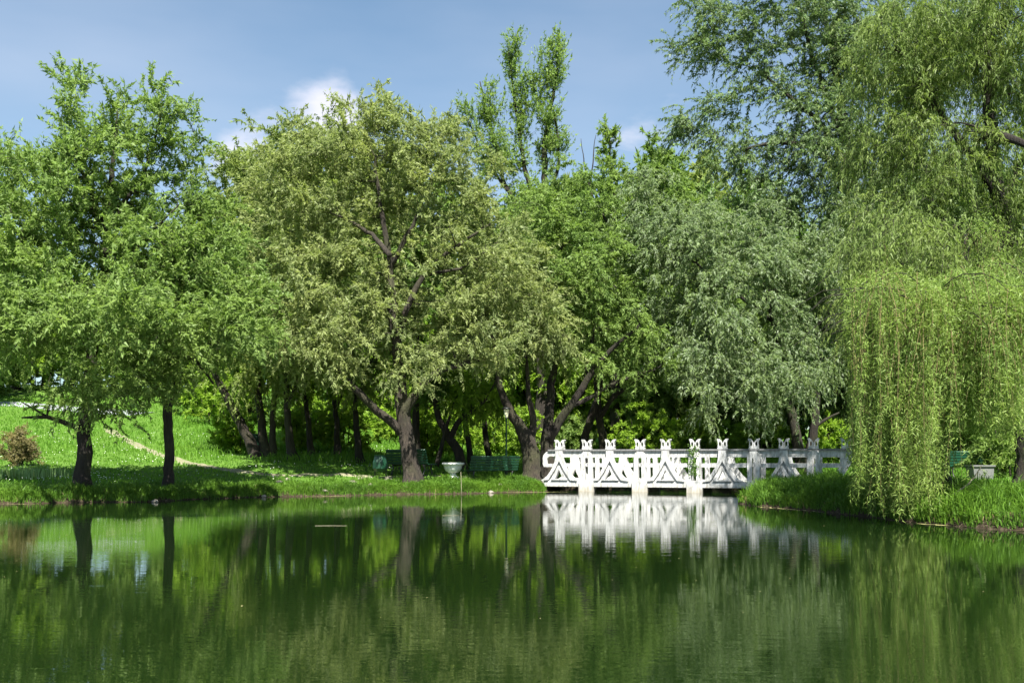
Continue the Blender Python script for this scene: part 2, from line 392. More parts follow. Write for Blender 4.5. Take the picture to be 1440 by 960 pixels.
def make_tree(name, label, D, base, limbs, lobes, nclus, nleaf, leaf='green', ll=0.15, lw=0.05, droop=0.5, tw=0.9, seed=1,
              cat='tree', group=None, bmat=None, jit=1.0, cen=None, twig_r=0.006, up=0.25, tmat=None, zmin=0.9, shell=0.45, ntw=None, strand=False, spread=.10):
    """base: (px) foot; limbs: polylines of (px, py, depth offset, radius); lobes: (px, py, depth offset, rx, ry, rd) in photo pixels / metres"""
    rng = np.random.default_rng(seed); bmat = bmat or bark
    if 30 < D < 50 and nleaf > 30000: nleaf = int(nleaf * 1.18); ll *= .88; lw *= .88; ntw = ntw or nleaf // 34
    bx = (base - 720) / F * D; o3 = np.array([bx, D, H(bx, D)])
    root = thing(name, o3, label, cat, group)
    sc_ = D / F
    tr = []
    for k, L in enumerate(limbs):
        P = np.array([[*(W(p[0], p[1], D + p[2]) - o3), p[3]] for p in L])
        if k == 0: P[0, :3] = (P[0, 0], P[0, 1], -0.25)
        Q = resample(P, 0.22 if k == 0 else 0.28)
        m = len(Q); wob = np.cumsum(rng.normal(size=(m, 3)) * 0.022, axis=0); wob -= np.linspace(0, 1, m)[:, None] * wob[-1]
        Q[:, :3] += wob * (1 if m > 4 else 0)
        if Q[0, 2] < 0.1:                    # foot of a stem: root flare
            z = Q[:, 2]; Q[:, 3] *= 1 + 0.55 * np.exp(-np.clip(z + 0.05, 0, 9) / 0.22)
        tr.append(Q)
        aa = Acc(); tube(aa, Q[:, :3], Q[:, 3], 14 if Q[:, 3].max() > .12 else 8, 0.07, rng)
        aa.obj('trunk' if (k == 0 or Q[0, 2] < 0.1) else 'limb', bmat, root, smooth=True)
    nodes = np.concatenate([q[(3 if k == 0 else 2):, :3] if len(q) > 5 else q[:, :3] for k, q in enumerate(tr)])
    nrad = np.concatenate([q[(3 if k == 0 else 2):, 3] if len(q) > 5 else q[:, 3] for k, q in enumerate(tr)])
    keep = nodes[:, 2] > min(1.2 if zmin > .5 else .1, nodes[:, 2].max() * 0.4); nodes = nodes[keep]; nrad = nrad[keep]
    # clump centres through the lobes of the crown
    Lb = np.array([[*(W(l[0], l[1], D + l[2]) - o3), l[3] * sc_, l[5], l[4] * sc_] for l in lobes])
    vol = np.prod(Lb[:, 3:], axis=1) ** 0.75; k = rng.choice(len(Lb), nclus * 3, p=vol / vol.sum())
    u = nrm(rng.normal(size=(nclus * 3, 3))) * (rng.random((nclus * 3, 1)) ** shell)
    C = Lb[k, :3] + u * Lb[k, 3:] ; C = C[C[:, 2] > zmin]
    sel = []; mind = 0.62 * (vol.sum() ** (4 / 3) * 4 / nclus) ** (1 / 3) * 0.5
    for c in C:
        if len(sel) >= nclus: break
        if not sel or np.min(np.sum((np.array(sel) - c) ** 2, axis=1)) > mind ** 2: sel.append(c)
    C = np.array(sel)
    d0 = np.array([np.min(np.linalg.norm(nodes - c, axis=1)) for c in C]); C = C[np.argsort(d0)]
    ab = Acc(); NP = nodes; NR = nrad; ends = []; 
    for c in C:
        v = c - NP; dd = np.linalg.norm(v, axis=1)
        cost = dd * (1 + 0.35 * np.clip(-v[:, 2] / (dd + .01), 0, 1)) + 0.25 / (NR + 0.03) * 0.1
        i = int(np.argmin(cost)); p = NP[i]; L = dd[i]
        m = max(3, int(L / 0.35) + 2); s = np.linspace(0, 1, m)[:, None]
        mid = (p + c) / 2 + rng.normal(size=3) * L * 0.10 + np.array([0, 0, L * 0.12])
        path = (1 - s) ** 2 * p + 2 * s * (1 - s) * mid + s ** 2 * c
        path[1:-1] += rng.normal(size=(m - 2, 3)) * 0.03
        r0 = min(NR[i] * 0.7, 0.016 + 0.017 * L); rr = np.linspace(r0, max(0.006, r0 * 0.25), m)
        tube(ab, path, rr, 5 if r0 > 0.03 else 3, cap=False)
        NP = np.concatenate([NP, path[1:]]); NR = np.concatenate([NR, rr[1:]])
        q = path[max(1, m // 3):]; ends.append(q)
    ab.obj('branches', bmat, root, smooth=True, kind='stuff')
    E = np.concatenate(ends)
    cenp = Lb[:, :3].mean(0) if cen is None else cen
    # fine twigs and the leaves along them
    ntw = ntw or max(60, nleaf // 34)
    ti = rng.integers(0, len(E), ntw); org = E[ti] + rng.normal(size=(ntw, 3)) * spread
    outw = nrm(org - cenp); rd = nrm(rng.normal(size=(ntw, 3)))
    td = nrm(outw * 0.55 + rd * 0.95 + np.array([0, 0, up])); tl = tw * (0.45 + rng.random(ntw) * 0.8)
    if strand: td = nrm(outw * np.array([1, 1, 0.2]) * 0.5 + rd * np.array([.8, .8, .4]))
    gx = np.array([0, 0, -1.0])
    def tp(idx, s): return org[idx] + td[idx] * (tl[idx] * s)[:, None] + gx * (tl[idx] * droop * s ** 2)[:, None]
    ac = Acc()
    allt = np.arange(ntw); segs = np.linspace(0, 1, 3)
    pts = [tp(allt, np.full(ntw, s)) for s in segs]
    sv = nrm(np.cross(td, rng.normal(size=(ntw, 3))))
    V = np.stack([p + sg * sv * (twig_r * (1 - 0.6 * s)) for p, s in zip(pts, segs) for sg in (-1, 1)], 1)
    f = np.array([(0, 1, 3, 2), (2, 3, 5, 4)])
    at_ = Acc(); at_.add(V.reshape(-1, 3), (np.arange(ntw)[:, None, None] * 6 + f[None]).reshape(-1, 4)); at_.obj('twigs', tmat or bmat, root, kind='stuff')
    li = rng.integers(0, ntw, nleaf); s = rng.random(nleaf) ** 0.8
    pos = tp(li, s) + rng.normal(size=(nleaf, 3)) * 0.025
    tan = nrm(td[li] + gx * (2 * droop * s)[:, None])
    ld = nrm(tan * 0.7 + nrm(rng.normal(size=(nleaf, 3))) * 0.75 + gx * (0.15 + 0.35 * droop))
    nn = nrm(rng.normal(size=(nleaf, 3)) * 0.7 + np.array([0.3, -0.40, 0.60])) * np.where(rng.random((nleaf, 1)) < .25, -1, 1)
    sz_ = .55 + .9 * rng.random(nleaf) ** 1.4 + .25 * (rng.random(ntw)[li] - .5); l = ll * sz_; wd = lw * sz_ * (0.75 + 0.5 * rng.random(nleaf))
    tnt = np.clip(0.55 * rng.random(ntw)[li] + 0.45 * rng.random(nleaf), 0, 1)
    leaf_tris(pos, ld, nn, l, wd, ac, tnt)
    ac.obj('crown', LM[leaf], root)
    return root

# --- left bank, in front
make_tree('willow_tree', 'tall willow with leaning dark trunk and a low bare limb reaching left', 28.2, 117,
    [[(114, 700, 0, .22), (117, 660, 0, .20), (123, 600, 0, .17), (128, 540, .1, .15), (136, 470, .2, .14), (146, 390, .2, .12), (152, 300, .3, .09), (160, 200, .3, .05), (165, 150, .3, .02)],
     [(121, 612, 0, .10), (108, 602, -.2, .085), (80, 589, -.5, .07), (52, 585, -.8, .055), (30, 587, -1, .02)],
     [(68, 587, -.6, .045), (50, 574, -.8, .035), (30, 565, -1, .015)],
     [(137, 462, .2, .075), (110, 448, -.3, .06), (70, 455, -.8, .045), (20, 470, -1.2, .02)],
     [(140, 430, .2, .08), (100, 400, 0, .06), (50, 370, .3, .05), (0, 360, .5, .02)],
     [(146, 395, .2, .08), (175, 370, -.3, .06), (215, 330, -.5, .04), (250, 290, -.5, .02)],
     [(150, 320, .2, .06), (120, 260, 0, .05), (100, 180, 0, .03), (100, 130, 0, .015)],
     [(150, 330, .2, .06), (200, 250, 0, .05), (225, 180, 0, .03), (228, 140, 0, .015)]],
    [(110, 185, 0, 55, 85, 1.8), (215, 190, .2, 62, 75, 1.8), (150, 300, 0, 130, 90, 3.0), (40, 330, 0, 110, 130, 3.2), (225, 385, -.4, 75, 75, 2.0),
     (60, 430, -1, 120, 75, 2.4), (140, 545, -1.2, 75, 42, 1.5), (10, 475, .5, 85, 42, 2.0), (200, 500, -1, 55, 60, 1.5), (0, 260, 1, 70, 80, 2.0), (40, 420, -2.5, 80, 60, 1.6), (170, 440, -2.6, 70, 60, 1.6), (90, 450, -3.6, 60, 32, 1.3), (190, 440, -3.8, 50, 32, 1.3), (270, 300, 1, 35, 60, 1)],
    500, 150000, 'green', ll=.13, lw=.05, droop=.15, tw=.8, seed=11, up=.45)
make_tree('willow_tree', 'slender straight dark trunked willow standing on the shaded bank edge', 29.6, 237,
    [[(236, 685, 0, .16), (238, 640, 0, .14), (238, 580, 0, .14), (242, 520, 0, .12), (243, 470, 0, .10), (255, 400, .3, .07), (270, 330, .4, .03)],
     [(242, 480, 0, .075), (215, 470, -.4, .065), (190, 476, -.7, .05), (170, 488, -1, .035), (150, 498, -1.2, .015)],
     [(239, 548, 0, .06), (222, 538, -.3, .05), (200, 530, -.5, .03)],
     [(243, 482, 0, .07), (270, 500, .2, .055), (300, 540, .5, .03)]],
    [(265, 400, 0, 85, 75, 2.2), (320, 440, .3, 75, 80, 2.0), (200, 440, -.6, 70, 55, 1.8), (270, 485, .3, 60, 45, 1.6), (225, 500, -1, 60, 35, 1.2), (280, 455, -3.4, 55, 32, 1.3), (340, 470, -2.4, 45, 36, 1.3), (300, 330, .6, 60, 55, 1.6)],
    230, 68000, 'green', ll=.13, lw=.05, droop=.2, tw=.75, seed=12, up=.4)
# --- main dome in the middle
make_tree('willow_tree', 'broad domed pale willow with a thick leaning trunk beside the two benches', 34.9, 575,
    [[(580, 676, 0, .34), (574, 650, 0, .30), (564, 600, 0, .27), (560, 560, 0, .25), (556, 520, .1, .20), (552, 460, -.9, .17), (549, 390, -0.75, .13), (549, 350, -0.85, .10), (540, 290, -0.9, .08), (528, 220, -1.2, .04)],
     [(566, 610, 0, .17), (545, 592, -.2, .15), (520, 568, -.5, .13), (490, 535, -.9, .11), (460, 510, -1.2, .08), (420, 480, -1.0, .03)],
     [(564, 585, 0, .17), (590, 545, -.3, .13), (612, 520, -.5, .11), (650, 512, -.8, .08), (700, 500, -1, .03)],
     [(556, 480, -.6, .12), (575, 430, -0.9, .10), (600, 385, -0.75, .085), (640, 350, -0.9, .06), (690, 315, -0.95, .03)],
     [(551, 372, -0.75, .09), (575, 330, -0.95, .07), (595, 280, -1.0, .04)],
     [(549, 360, -2.1, .09), (520, 330, -0.95, .07), (490, 310, -1.0, .05), (465, 300, -1.0, .02)],
     [(600, 388, -0.75, .06), (650, 378, -0.9, .045), (700, 340, -0.95, .02)]],
    [(530, 245, .6, 120, 100, 3.2), (440, 290, .3, 100, 110, 3.0), (640, 290, .3, 90, 105, 3.0), (415, 420, -.5, 85, 95, 2.8), (510, 400, .2, 100, 95, 2.2), (640, 420, .1, 100, 90, 2.4), (470, 440, -1.6, 60, 60, 1.5),
     (700, 380, 0, 60, 80, 2.2), (560, 500, -1.0, 85, 50, 1.6), (440, 500, -1.2, 75, 50, 1.8), (665, 465, -.8, 75, 48, 1.8), (540, 185, 0, 75, 45, 2.0), (455, 215, .3, 55, 45, 1.8), (620, 215, .3, 55, 50, 1.8), (745, 430, -.5, 45, 55, 1.3), (535, 140, 0, 22, 18, .6)],
    520, 185000, 'olive', ll=.145, lw=.052, droop=.2, tw=.75, seed=13, bmat=bark_l)
# --- clump left of the dome
make_tree('willow_tree', 'cluster of stout leaning trunks behind the path with a tall olive crown', 41, 372,
    [[(366, 660, 0, .26), (352, 620, 0, .23), (330, 575, 0, .20), (308, 540, -.3, .14), (290, 505, -.5, .09), (275, 460, -.6, .04)],
     [(376, 660, 0, .24), (370, 600, .3, .19), (362, 550, .4, .16), (360, 480, .5, .12), (365, 380, .5, .08), (370, 260, .5, .03)],
     [(383, 660, .1, .18), (384, 610, .2, .14), (388, 560, .3, .11), (410, 480, .3, .08), (425, 380, .2, .03)]],
    [(370, 270, 1, 85, 95, 3.2), (440, 250, 1, 80, 85, 3.0), (330, 360, .5, 70, 90, 2.8), (410, 380, .8, 80, 100, 2.6), (320, 470, 0, 55, 70, 2.0), (380, 500, 0, 60, 55, 2.0)],
    230, 74000, 'olive2', ll=.17, lw=.06, droop=.45, tw=.9, seed=14, bmat=bark_l)
# --- right of the dome
make_tree('willow_tree', 'pale barked stout willow leaning left just beside the bridge end', 38.3, 752,
    [[(752, 668, 0, .36), (748, 630, 0, .33), (738, 605, 0, .24), (722, 580, -.2, .18), (706, 555, -.4, .14), (700, 500, -.5, .08), (690, 440, -.5, .03)],
     [(745, 622, 0, .16), (752, 590, .2, .12), (742, 560, .3, .10), (740, 500, .3, .05)]],
    [(680, 450, 0, 55, 42, 1.8), (750, 415, 0, 70, 65, 2.0), (700, 395, 0, 60, 60, 1.8), (770, 475, -.8, 45, 38, 1.3)],
    130, 40000, 'olive', ll=.16, lw=.055, droop=.4, tw=.8, seed=15, bmat=bark_l)
make_tree('willow_tree', 'dark forking willow with wide spreading limbs behind the left bridge end', 39.2, 772,
    [[(770, 666, 0, .30), (771, 630, 0, .27), (772, 600, 0, .20), (774, 560, .2, .17), (778, 500, .3, .13), (785, 420, .3, .10), (790, 330, .3, .05)],
     [(772, 618, 0, .20), (790, 590, -.2, .17), (812, 560, -.4, .15), (835, 520, -.6, .12), (862, 490, -.8, .09), (900, 455, -1, .04)],
     [(806, 570, -.3, .10), (850, 545, -.5, .08), (880, 530, -.7, .07), (920, 520, -.9, .03)],
     [(818, 552, -.4, .09), (828, 490, 0, .07), (845, 430, .2, .03)]],
    [(800, 360, .5, 80, 95, 3.0), (850, 430, .3, 85, 85, 2.6), (780, 450, .3, 70, 70, 2.4), (880, 500, -.5, 70, 40, 1.8), (760, 320, 1, 65, 70, 2.4), (820, 280, 1.2, 70, 60, 2.4)],
    230, 76000, 'green', ll=.15, lw=.055, droop=.45, tw=.8, seed=16)
make_tree('willow_tree', 'pair of crooked brown trunks leaning apart behind the white bridge', 43, 835,
    [[(818, 650, 0, .20), (822, 620, 0, .17), (830, 590, 0, .16), (842, 555, .1, .13), (850, 500, .2, .06)],
     [(853, 650, .2, .20), (848, 615, .2, .18), (840, 580, .2, .15), (838, 540, .2, .10), (835, 480, .2, .04)],
     [(842, 590, .1, .11), (860, 562, 0, .10), (885, 540, -.2, .08), (930, 515, -.4, .03)]],
    [(850, 460, 0, 65, 55, 2.0), (910, 480, 0, 60, 40, 1.8), (870, 380, 0, 60, 60, 2.2)],
    110, 34000, 'green', ll=.17, lw=.06, droop=.45, tw=.8, seed=17, bmat=bark_l)
# --- silver tree behind the bridge
make_tree('silver_willow_tree', 'silvery green round willow with two dark stems behind the shaded end of the bridge', 40, 1120,
    [[(1128, 664, 0, .24), (1118, 620, 0, .21), (1108, 580, 0, .18), (1095, 520, -.2, .14), (1080, 430, -.2, .09), (1065, 340, 0, .05)],
     [(1136, 664, .1, .22), (1142, 620, .1, .18), (1150, 570, 0, .15), (1155, 500, 0, .11), (1170, 420, 0, .06)],
     [(1100, 545, -.1, .10), (1060, 500, -.5, .08), (1020, 470, -.9, .04)],
     [(1145, 600, 0, .07), (1160, 588, 0, .06), (1180, 580, 0, .03)],
     [(1085, 450, -.2, .07), (1020, 400, -.4, .06), (960, 360, -.5, .03)]],
    [(1060, 350, .3, 110, 85, 2.8), (960, 370, 0, 80, 90, 2.8), (1130, 420, 0, 80, 95, 3.0), (1040, 465, -1.8, 100, 80, 2.2), (1000, 535, -2.6, 60, 52, 1.6), (1100, 520, -3.0, 75, 58, 1.7), (1040, 400, -1.4, 80, 70, 1.8),
     (920, 320, .6, 70, 80, 2.4), (1170, 360, .5, 60, 80, 2.2), (950, 450, 0, 50, 60, 1.6)],
    400, 138000, 'silver', ll=.16, lw=.055, droop=.65, tw=.85, seed=18)
# --- tall tree at the upper right
make_tree('tall_willow_tree', 'very tall dark willow whose open crown fills the top right of the sky', 43.0, 1228,
    [[(1228, 665, 0, 0.567), (1226, 600, 0, 0.486), (1222, 500, 0, 0.432), (1212, 400, 0, 0.365), (1200, 310, 0, 0.297), (1196, 240, 0, 0.243), (1180, 140, 0, 0.162), (1165, 50, .2, 0.095), (1150, -30, .2, 0.041)],
     [(1202, 300, 0, 0.162), (1170, 230, -.3, 0.135), (1140, 207, -.4, 0.108), (1090, 200, -.5, 0.081), (1050, 210, -.6, 0.041)],
     [(1198, 245, 0, 0.135), (1160, 180, -.2, 0.108), (1120, 140, -.2, 0.081), (1080, 110, -.3, 0.041)],
     [(1196, 230, 0, 0.121), (1150, 100, 0, 0.095), (1135, 50, 0, 0.068), (1120, -20, 0, 0.027)],
     [(1200, 310, 0, 0.162), (1240, 230, .2, 0.135), (1290, 150, .3, 0.095), (1330, 60, .3, 0.041)],
     [(1210, 380, 0, 0.135), (1160, 350, -.3, 0.095), (1100, 340, -.4, 0.041)]],
    [(1010, 50, .3, 75, 70, 1.5), (1090, 30, 0, 90, 85, 1.9), (1180, 60, 0, 80, 100, 2.6), (1005, 175, .3, 60, 55, 1.3), (1090, 150, .2, 70, 50, 1.5), (1170, 190, -.5, 60, 60, 2.2),
     (1260, 100, 0, 90, 120, 2.2), (1340, 60, .5, 90, 120, 2.2), (1135, 275, 0, 60, 30, 1.4), (1040, 240, .3, 45, 35, 1.1), (1120, 225, .3, 60, 45, 1.5), (1090, 285, .3, 60, 40, 1.6), (1165, 300, 0, 50, 50, 1.6), (1200, 330, 0, 45, 60, 2.0), (1230, 300, -1.5, 60, 60, 2.0), (1290, 360, 0, 70, 80, 2.6), (1370, 320, 0, 80, 100, 2.6), (1250, 250, .3, 80, 80, 2.2)],
    900, 215000, 'blue', ll=.17, lw=.06, droop=.45, tw=1.15, seed=19, twig_r=.008)
# --- weeping willow: long hanging strands
def weeping():
    rng = np.random.default_rng(21); D = 21.5; base = 1318
    bx = (base - 720) / F * D; o3 = np.array([bx, D, H(bx, D)])
    root = thing('weeping_willow_tree', o3, 'yellow green weeping willow trailing long strands down to the water at right', 'tree')
    limbs = [[(1318, 715, 0, .27), (1317, 650, 0, .23), (1324, 560, 0, .22), (1345, 440, 0, .28), (1352, 380, 0, .14), (1356, 350, .2, .08), (1358, 330, .3, .03)],
             [(1342, 490, 0, .16), (1315, 440, -.6, .13), (1285, 405, -1.2, .10), (1258, 400, -1.6, .06), (1232, 425, -1.8, .02)],
             [(1345, 420, 0, .16), (1385, 408, -.6, .14), (1420, 398, -1.0, .12), (1470, 380, -1.5, .07), (1530, 400, -1.7, .02)],
             [(1345, 440, 0, .13), (1325, 400, -1.5, .1), (1310, 385, -2.6, .07), (1300, 405, -3.4, .02)],
             [(1345, 450, 0, .13), (1380, 420, -1.5, .1), (1405, 400, -2.8, .07), (1420, 420, -3.6, .02)],
             [(1342, 440, 0, .12), (1300, 390, 1.0, .1), (1260, 360, 2.0, .06), (1235, 380, 2.6, .02)],
             [(1350, 410, 0, .12), (1420, 360, 1.2, .1), (1480, 340, 2.2, .05)],
             [(1340, 520, 0, .12), (1300, 470, -1.2, .09), (1265, 445, -2.0, .06), (1235, 470, -2.2, .02)],
             [(1340, 500, 0, .11), (1290, 440, .6, .08), (1255, 415, 1.0, .05), (1230, 400, 1.2, .02)],
             [(1342, 510, 0, .11), (1350, 450, -1.6, .08), (1340, 430, -2.6, .05), (1320, 450, -3.2, .02)],
             [(1345, 500, 0, .11), (1400, 440, -1.4, .08), (1440, 430, -2.2, .05), (1470, 450, -2.6, .02)]]
    trs = []
    for k, L in enumerate(limbs):
        L = L if k == 0 else [(p[0], p[1] + max(0, 500 - p[1]) * .32, p[2], p[3]) for p in L]
        P = np.array([[*(W(p[0], p[1], D + p[2]) - o3), p[3]] for p in L])
        if k == 0: P[0, 2] = -0.3
        Q = resample(P, 0.2); m = len(Q); wob = np.cumsum(rng.normal(size=(m, 3)) * 0.02, axis=0); wob -= np.linspace(0, 1, m)[:, None] * wob[-1]
        Q[:, :3] += wob
        if k == 0: Q[:, 3] *= 1 + 0.5 * np.exp(-np.clip(Q[:, 2], 0, 9) / 0.25)
        aa = Acc(); tube(aa, Q[:, :3], Q[:, 3], 12, 0.06, rng); aa.obj('trunk' if k == 0 else 'limb', bark, root, smooth=True)
        trs.append(Q[(int(m * .45) if k == 0 else 2):])
    nodes = np.concatenate(trs)[:, :3]
    # side branches that arch out of the limbs and carry the strands
    nb = 330; ab = Acc(); E = []
    wgt = np.concatenate([np.full(len(q), (2.6 if k in (1, 3, 7, 9) else 1.0)) for k, q in enumerate(trs)]); bi = rng.choice(len(nodes), nb, p=wgt / wgt.sum())
    for i in bi:
        p = nodes[i]; ang = rng.random() * 2 * math.pi; L = 0.8 + 1.7 * rng.random()
        dr = np.array([math.cos(ang), math.sin(ang) * 0.9, 0]); s = np.linspace(0, 1, 8)[:, None]; L *= .7 + .5 * rng.random(); up_ = .3 + .9 * rng.random()
        path = p + dr * L * s + np.array([0, 0, 1]) * (up_ * L * s - up_ * L * s ** 2) + rng.normal(size=(8, 3)) * 0.03 * s
        tube(ab, path, np.linspace(.014, .005, 8), 4, cap=False); E.append(path[2:])
    ab.obj('branches', bark, root, smooth=True, kind='stuff')
    E = np.concatenate(E)
    ns = 3300; k = rng.integers(0, len(E), ns // 6).repeat(6); org = E[k] + rng.normal(size=(ns, 3)) * 0.10
    px_ = 720 + (org[:, 0] + o3[0]) / (org[:, 1] + D) * F
    lowz = org[:, 2] < 3.2; kk = px_ > 1172 + 45 * rng.random(ns) + np.where(lowz, 16, 0); org = org[kk]; px_ = px_[kk]; ns = len(org)
    zmin = 0.12 + 1.3 * rng.random(ns) ** 1.5 + np.clip((px_ - 1310) / 60, 0, 3) * rng.random(ns) * 0.9 - o3[2]
    L = np.minimum(0.5 + 3.4 * (.75 * rng.random(ns // 6 + 1).repeat(6)[:ns] + .25 * rng.random(ns)) ** 1.2, np.maximum(org[:, 2] - zmin, 0.5))
    lowm = (rng.random(ns) < .5) & (org[:, 2] < 4.9) & (px_ < 1345); L = np.where(lowm, np.maximum(org[:, 2] - zmin, .5), L)
    dr = rng.normal(size=(ns, 2)); dr = dr / np.linalg.norm(dr, axis=1, keepdims=True) * (0.12 + 0.3 * rng.random((ns, 1)))
    sway = rng.normal(size=(ns, 2)) * 0.10
    def sp(i, s):
        xy = org[i, :2] + dr[i] * (1 - np.exp(-3 * s))[:, None] + sway[i] * (s ** 2 * L[i])[:, None] * 0.8 + 0.02 * np.sin(s * 9 + i)[:, None]
        z = org[i, 2] - L[i] * s + 0.05 * np.sin(s * 3.1)
        return np.column_stack([xy, z])
    en = sp(np.arange(ns), np.ones(ns)); epx = 720 + (en[:, 0] + o3[0]) / (en[:, 1] + D) * F
    ok = ((epx > 1192) | (en[:, 2] + o3[2] > 2.3)) & ~((epx > 1322) & (epx < 1450) & (en[:, 2] + o3[2] < 1.6) & (rng.random(ns) < .93)); org, L, dr, sway = org[ok], L[ok], dr[ok], sway[ok]; ns = len(org)
    at_ = Acc(); sg = np.linspace(0, 1, 7); al = np.arange(ns)
    th = rng.random(ns) * math.pi; sv = np.column_stack([np.cos(th), np.sin(th), np.zeros(ns)])
    V = np.stack([sp(al, np.full(ns, s)) + q * sv * (0.006 * (1.15 - s)) for s in sg for q in (-1, 1)], 1)
    f = np.array([(2 * j, 2 * j + 1, 2 * j + 3, 2 * j + 2) for j in range(6)])
    at_.add(V.reshape(-1, 3), (al[:, None, None] * 14 + f[None]).reshape(-1, 4)); at_.obj('strands', twigm, root, kind='stuff')
    nl = 290000; pr_ = L / L.sum(); li = rng.choice(ns, nl, p=pr_); s = rng.random(nl)
    # leaves sit on short side shoots
    pos = sp(li, s) + rng.normal(size=(nl, 3)) * 0.03 + (rng.normal(size=(ns, 3))[li] * np.sin(s * 14 + li)[:, None]) * np.array([.05, .05, .02])
    ld = nrm(rng.normal(size=(nl, 3)) * np.array([.6, .6, .4]) + np.array([0, 0, -0.75]))
    nn = nrm(rng.normal(size=(nl, 3)) * np.array([1, 1, .5]) + np.array([0.1, -0.4, 0.4]))
    ne = 70000; ke = rng.integers(0, len(E), ne)
    pe = E[ke] + rng.normal(size=(ne, 3)) * np.array([.13, .13, .10]) + np.array([0, 0, .03]); pe_px = 720 + (pe[:, 0] + o3[0]) / (pe[:, 1] + D) * F; pe = pe[pe_px > 1185]; ne = len(pe)
    pos = np.concatenate([pos, pe]); ld = np.concatenate([ld, nrm(rng.normal(size=(ne, 3)) + np.array([0, 0, -.5]))]); nn = np.concatenate([nn, nrm(rng.normal(size=(ne, 3)) + np.array([0.1, -.4, .6]))])
    tnt = np.concatenate([np.clip(0.6 * rng.random(ns)[li] + 0.4 * rng.random(nl), 0, 1), rng.random(ne)]); nl += ne
    ac = Acc(); leaf_tris(pos, ld, nn, .095 * (.6 + .7 * rng.random(nl)), .017 * (.7 + .6 * rng.random(nl)), ac, tnt)
    ac.obj('crown', LM['weep'], root)
weeping()

make_tree('willow_tree', 'dense olive willow crown filling the top right corner above the weeping strands', 26.5, 1452,
    [[(1452, 700, 0, .40), (1448, 600, 0, .34), (1440, 480, 0, .30), (1425, 370, 0, .25), (1405, 270, 0, .20), (1390, 170, 0, .14), (1385, 60, 0, .08), (1380, -40, 0, .03)],
     [(1428, 385, 0, .13), (1395, 340, -.6, .11), (1350, 320, -1.0, .08), (1290, 320, -1.2, .03)],
     [(1395, 200, -.2, .14), (1385, 185, -1.6, .12), (1432, 200, -2.6, .09), (1480, 220, -3, .04)],
     [(1405, 280, 0, .12), (1350, 200, 0, .10), (1300, 130, 0, .07), (1260, 60, 0, .03)],
     [(1430, 415, -.5, .11), (1400, 404, -2.2, .10), (1380, 412, -2.9, .05)],
     [(1400, 300, 0, .13), (1450, 200, .3, .10), (1500, 100, .5, .05)]],
    [(1270, 90, 0, 85, 85, 2.4), (1370, 60, 0, 90, 95, 2.8), (1450, 110, 0, 80, 110, 2.8), (1240, 210, 0, 65, 70, 2.0), (1330, 230, -.6, 85, 85, 2.2), (1420, 290, -.5, 80, 90, 2.4), (1270, 320, -.8, 70, 60, 1.8),
     (1480, 380, -.3, 70, 90, 2.2), (1350, 370, -1, 70, 60, 1.8), (1410, 470, -.4, 60, 60, 1.6), (1220, 400, -.5, 40, 55, 1.4), (1205, 450, -1.5, 32, 55, 1.2), (1225, 385, -5.0, 38, 50, .9), (1280, 350, -5.2, 55, 45, 1.0), (1330, 350, -5.6, 60, 36, 1.0), (1405, 360, -5.2, 60, 50, 1.2), (1430, 450, -4.6, 40, 50, 1.0), (1240, 330, -3.5, 60, 50, 1.4), (1350, 420, -5.6, 60, 30, .8), (1300, 10, 0, 90, 60, 2.4), (1440, -10, 0, 90, 60, 2.4)],
    700, 180000, 'weep2', ll=.125, lw=.028, droop=1.25, tw=1.0, seed=26, up=.1)
# --- poplar and the trees that show above and between
make_tree('poplar_tree', 'tall slim poplar with upright stems rising far above the wood', 56, 745,
    [[(760, 640, 0, .4), (765, 450, 0, .3), (768, 300, 0, .22), (762, 200, 0, .14), (780, 120, 0, .08), (787, 50, 0, .03)],
     [(766, 330, 0, .14), (740, 240, 0, .12), (730, 160, 0, .08), (715, 70, 0, .03)],
     [(764, 360, 0, .14), (710, 260, 0, .11), (690, 180, 0, .07), (675, 115, 0, .03)],
     [(716, 270, 0, .08), (680, 220, 0, .06), (655, 160, 0, .02)],
     [(766, 300, 0, .12), (790, 230, 0, .09), (778, 150, 0, .04)]],
    [(782, 85, 0, 17, 42, 1.0), (765, 140, 0, 24, 60, 1.1), (722, 90, 0, 14, 34, .9), (738, 165, 0, 20, 55, 1.0), (690, 170, 0, 17, 60, 1.0), (660, 178, 0, 14, 34, .8), (700, 225, 0, 34, 35, 1.3), (775, 215, 0, 24, 55, 1.3),
     (760, 320, 0, 60, 80, 2.5), (730, 380, 0, 60, 60, 2.5)],
    420, 60000, 'green', ll=.18, lw=.07, droop=.0, tw=.85, seed=22, up=1.3, shell=.6, spread=.17, ntw=5000)
make_tree('poplar_tree', 'thin poplar with a feathery tip showing right of the tall slim one', 54, 862,
    [[(868, 640, 0, .3), (866, 400, 0, .2), (862, 300, 0, .12), (858, 230, 0, .06), (856, 180, 0, .02)],
     [(864, 330, 0, .06), (830, 270, 0, .05), (822, 240, 0, .035), (817, 195, 0, .012)],
     [(828, 265, 0, .04), (835, 225, 0, .03), (838, 190, 0, .012)],
     [(864, 350, 0, .09), (900, 270, 0, .06), (925, 230, 0, .03)]],
    [(858, 190, 0, 14, 22, .8), (861, 225, 0, 12, 26, .8), (864, 255, 0, 18, 26, 1), (868, 290, 0, 30, 60, 1.6), (930, 215, 0, 28, 36, 1.3), (925, 260, 0, 30, 40, 1.5), (905, 280, 0, 50, 60, 2.2), (830, 300, 0, 40, 55, 2.0), (940, 290, 0, 50, 60, 2)],
    130, 26000, 'green', ll=.20, lw=.085, droop=.15, tw=.7, seed=23, up=.6)
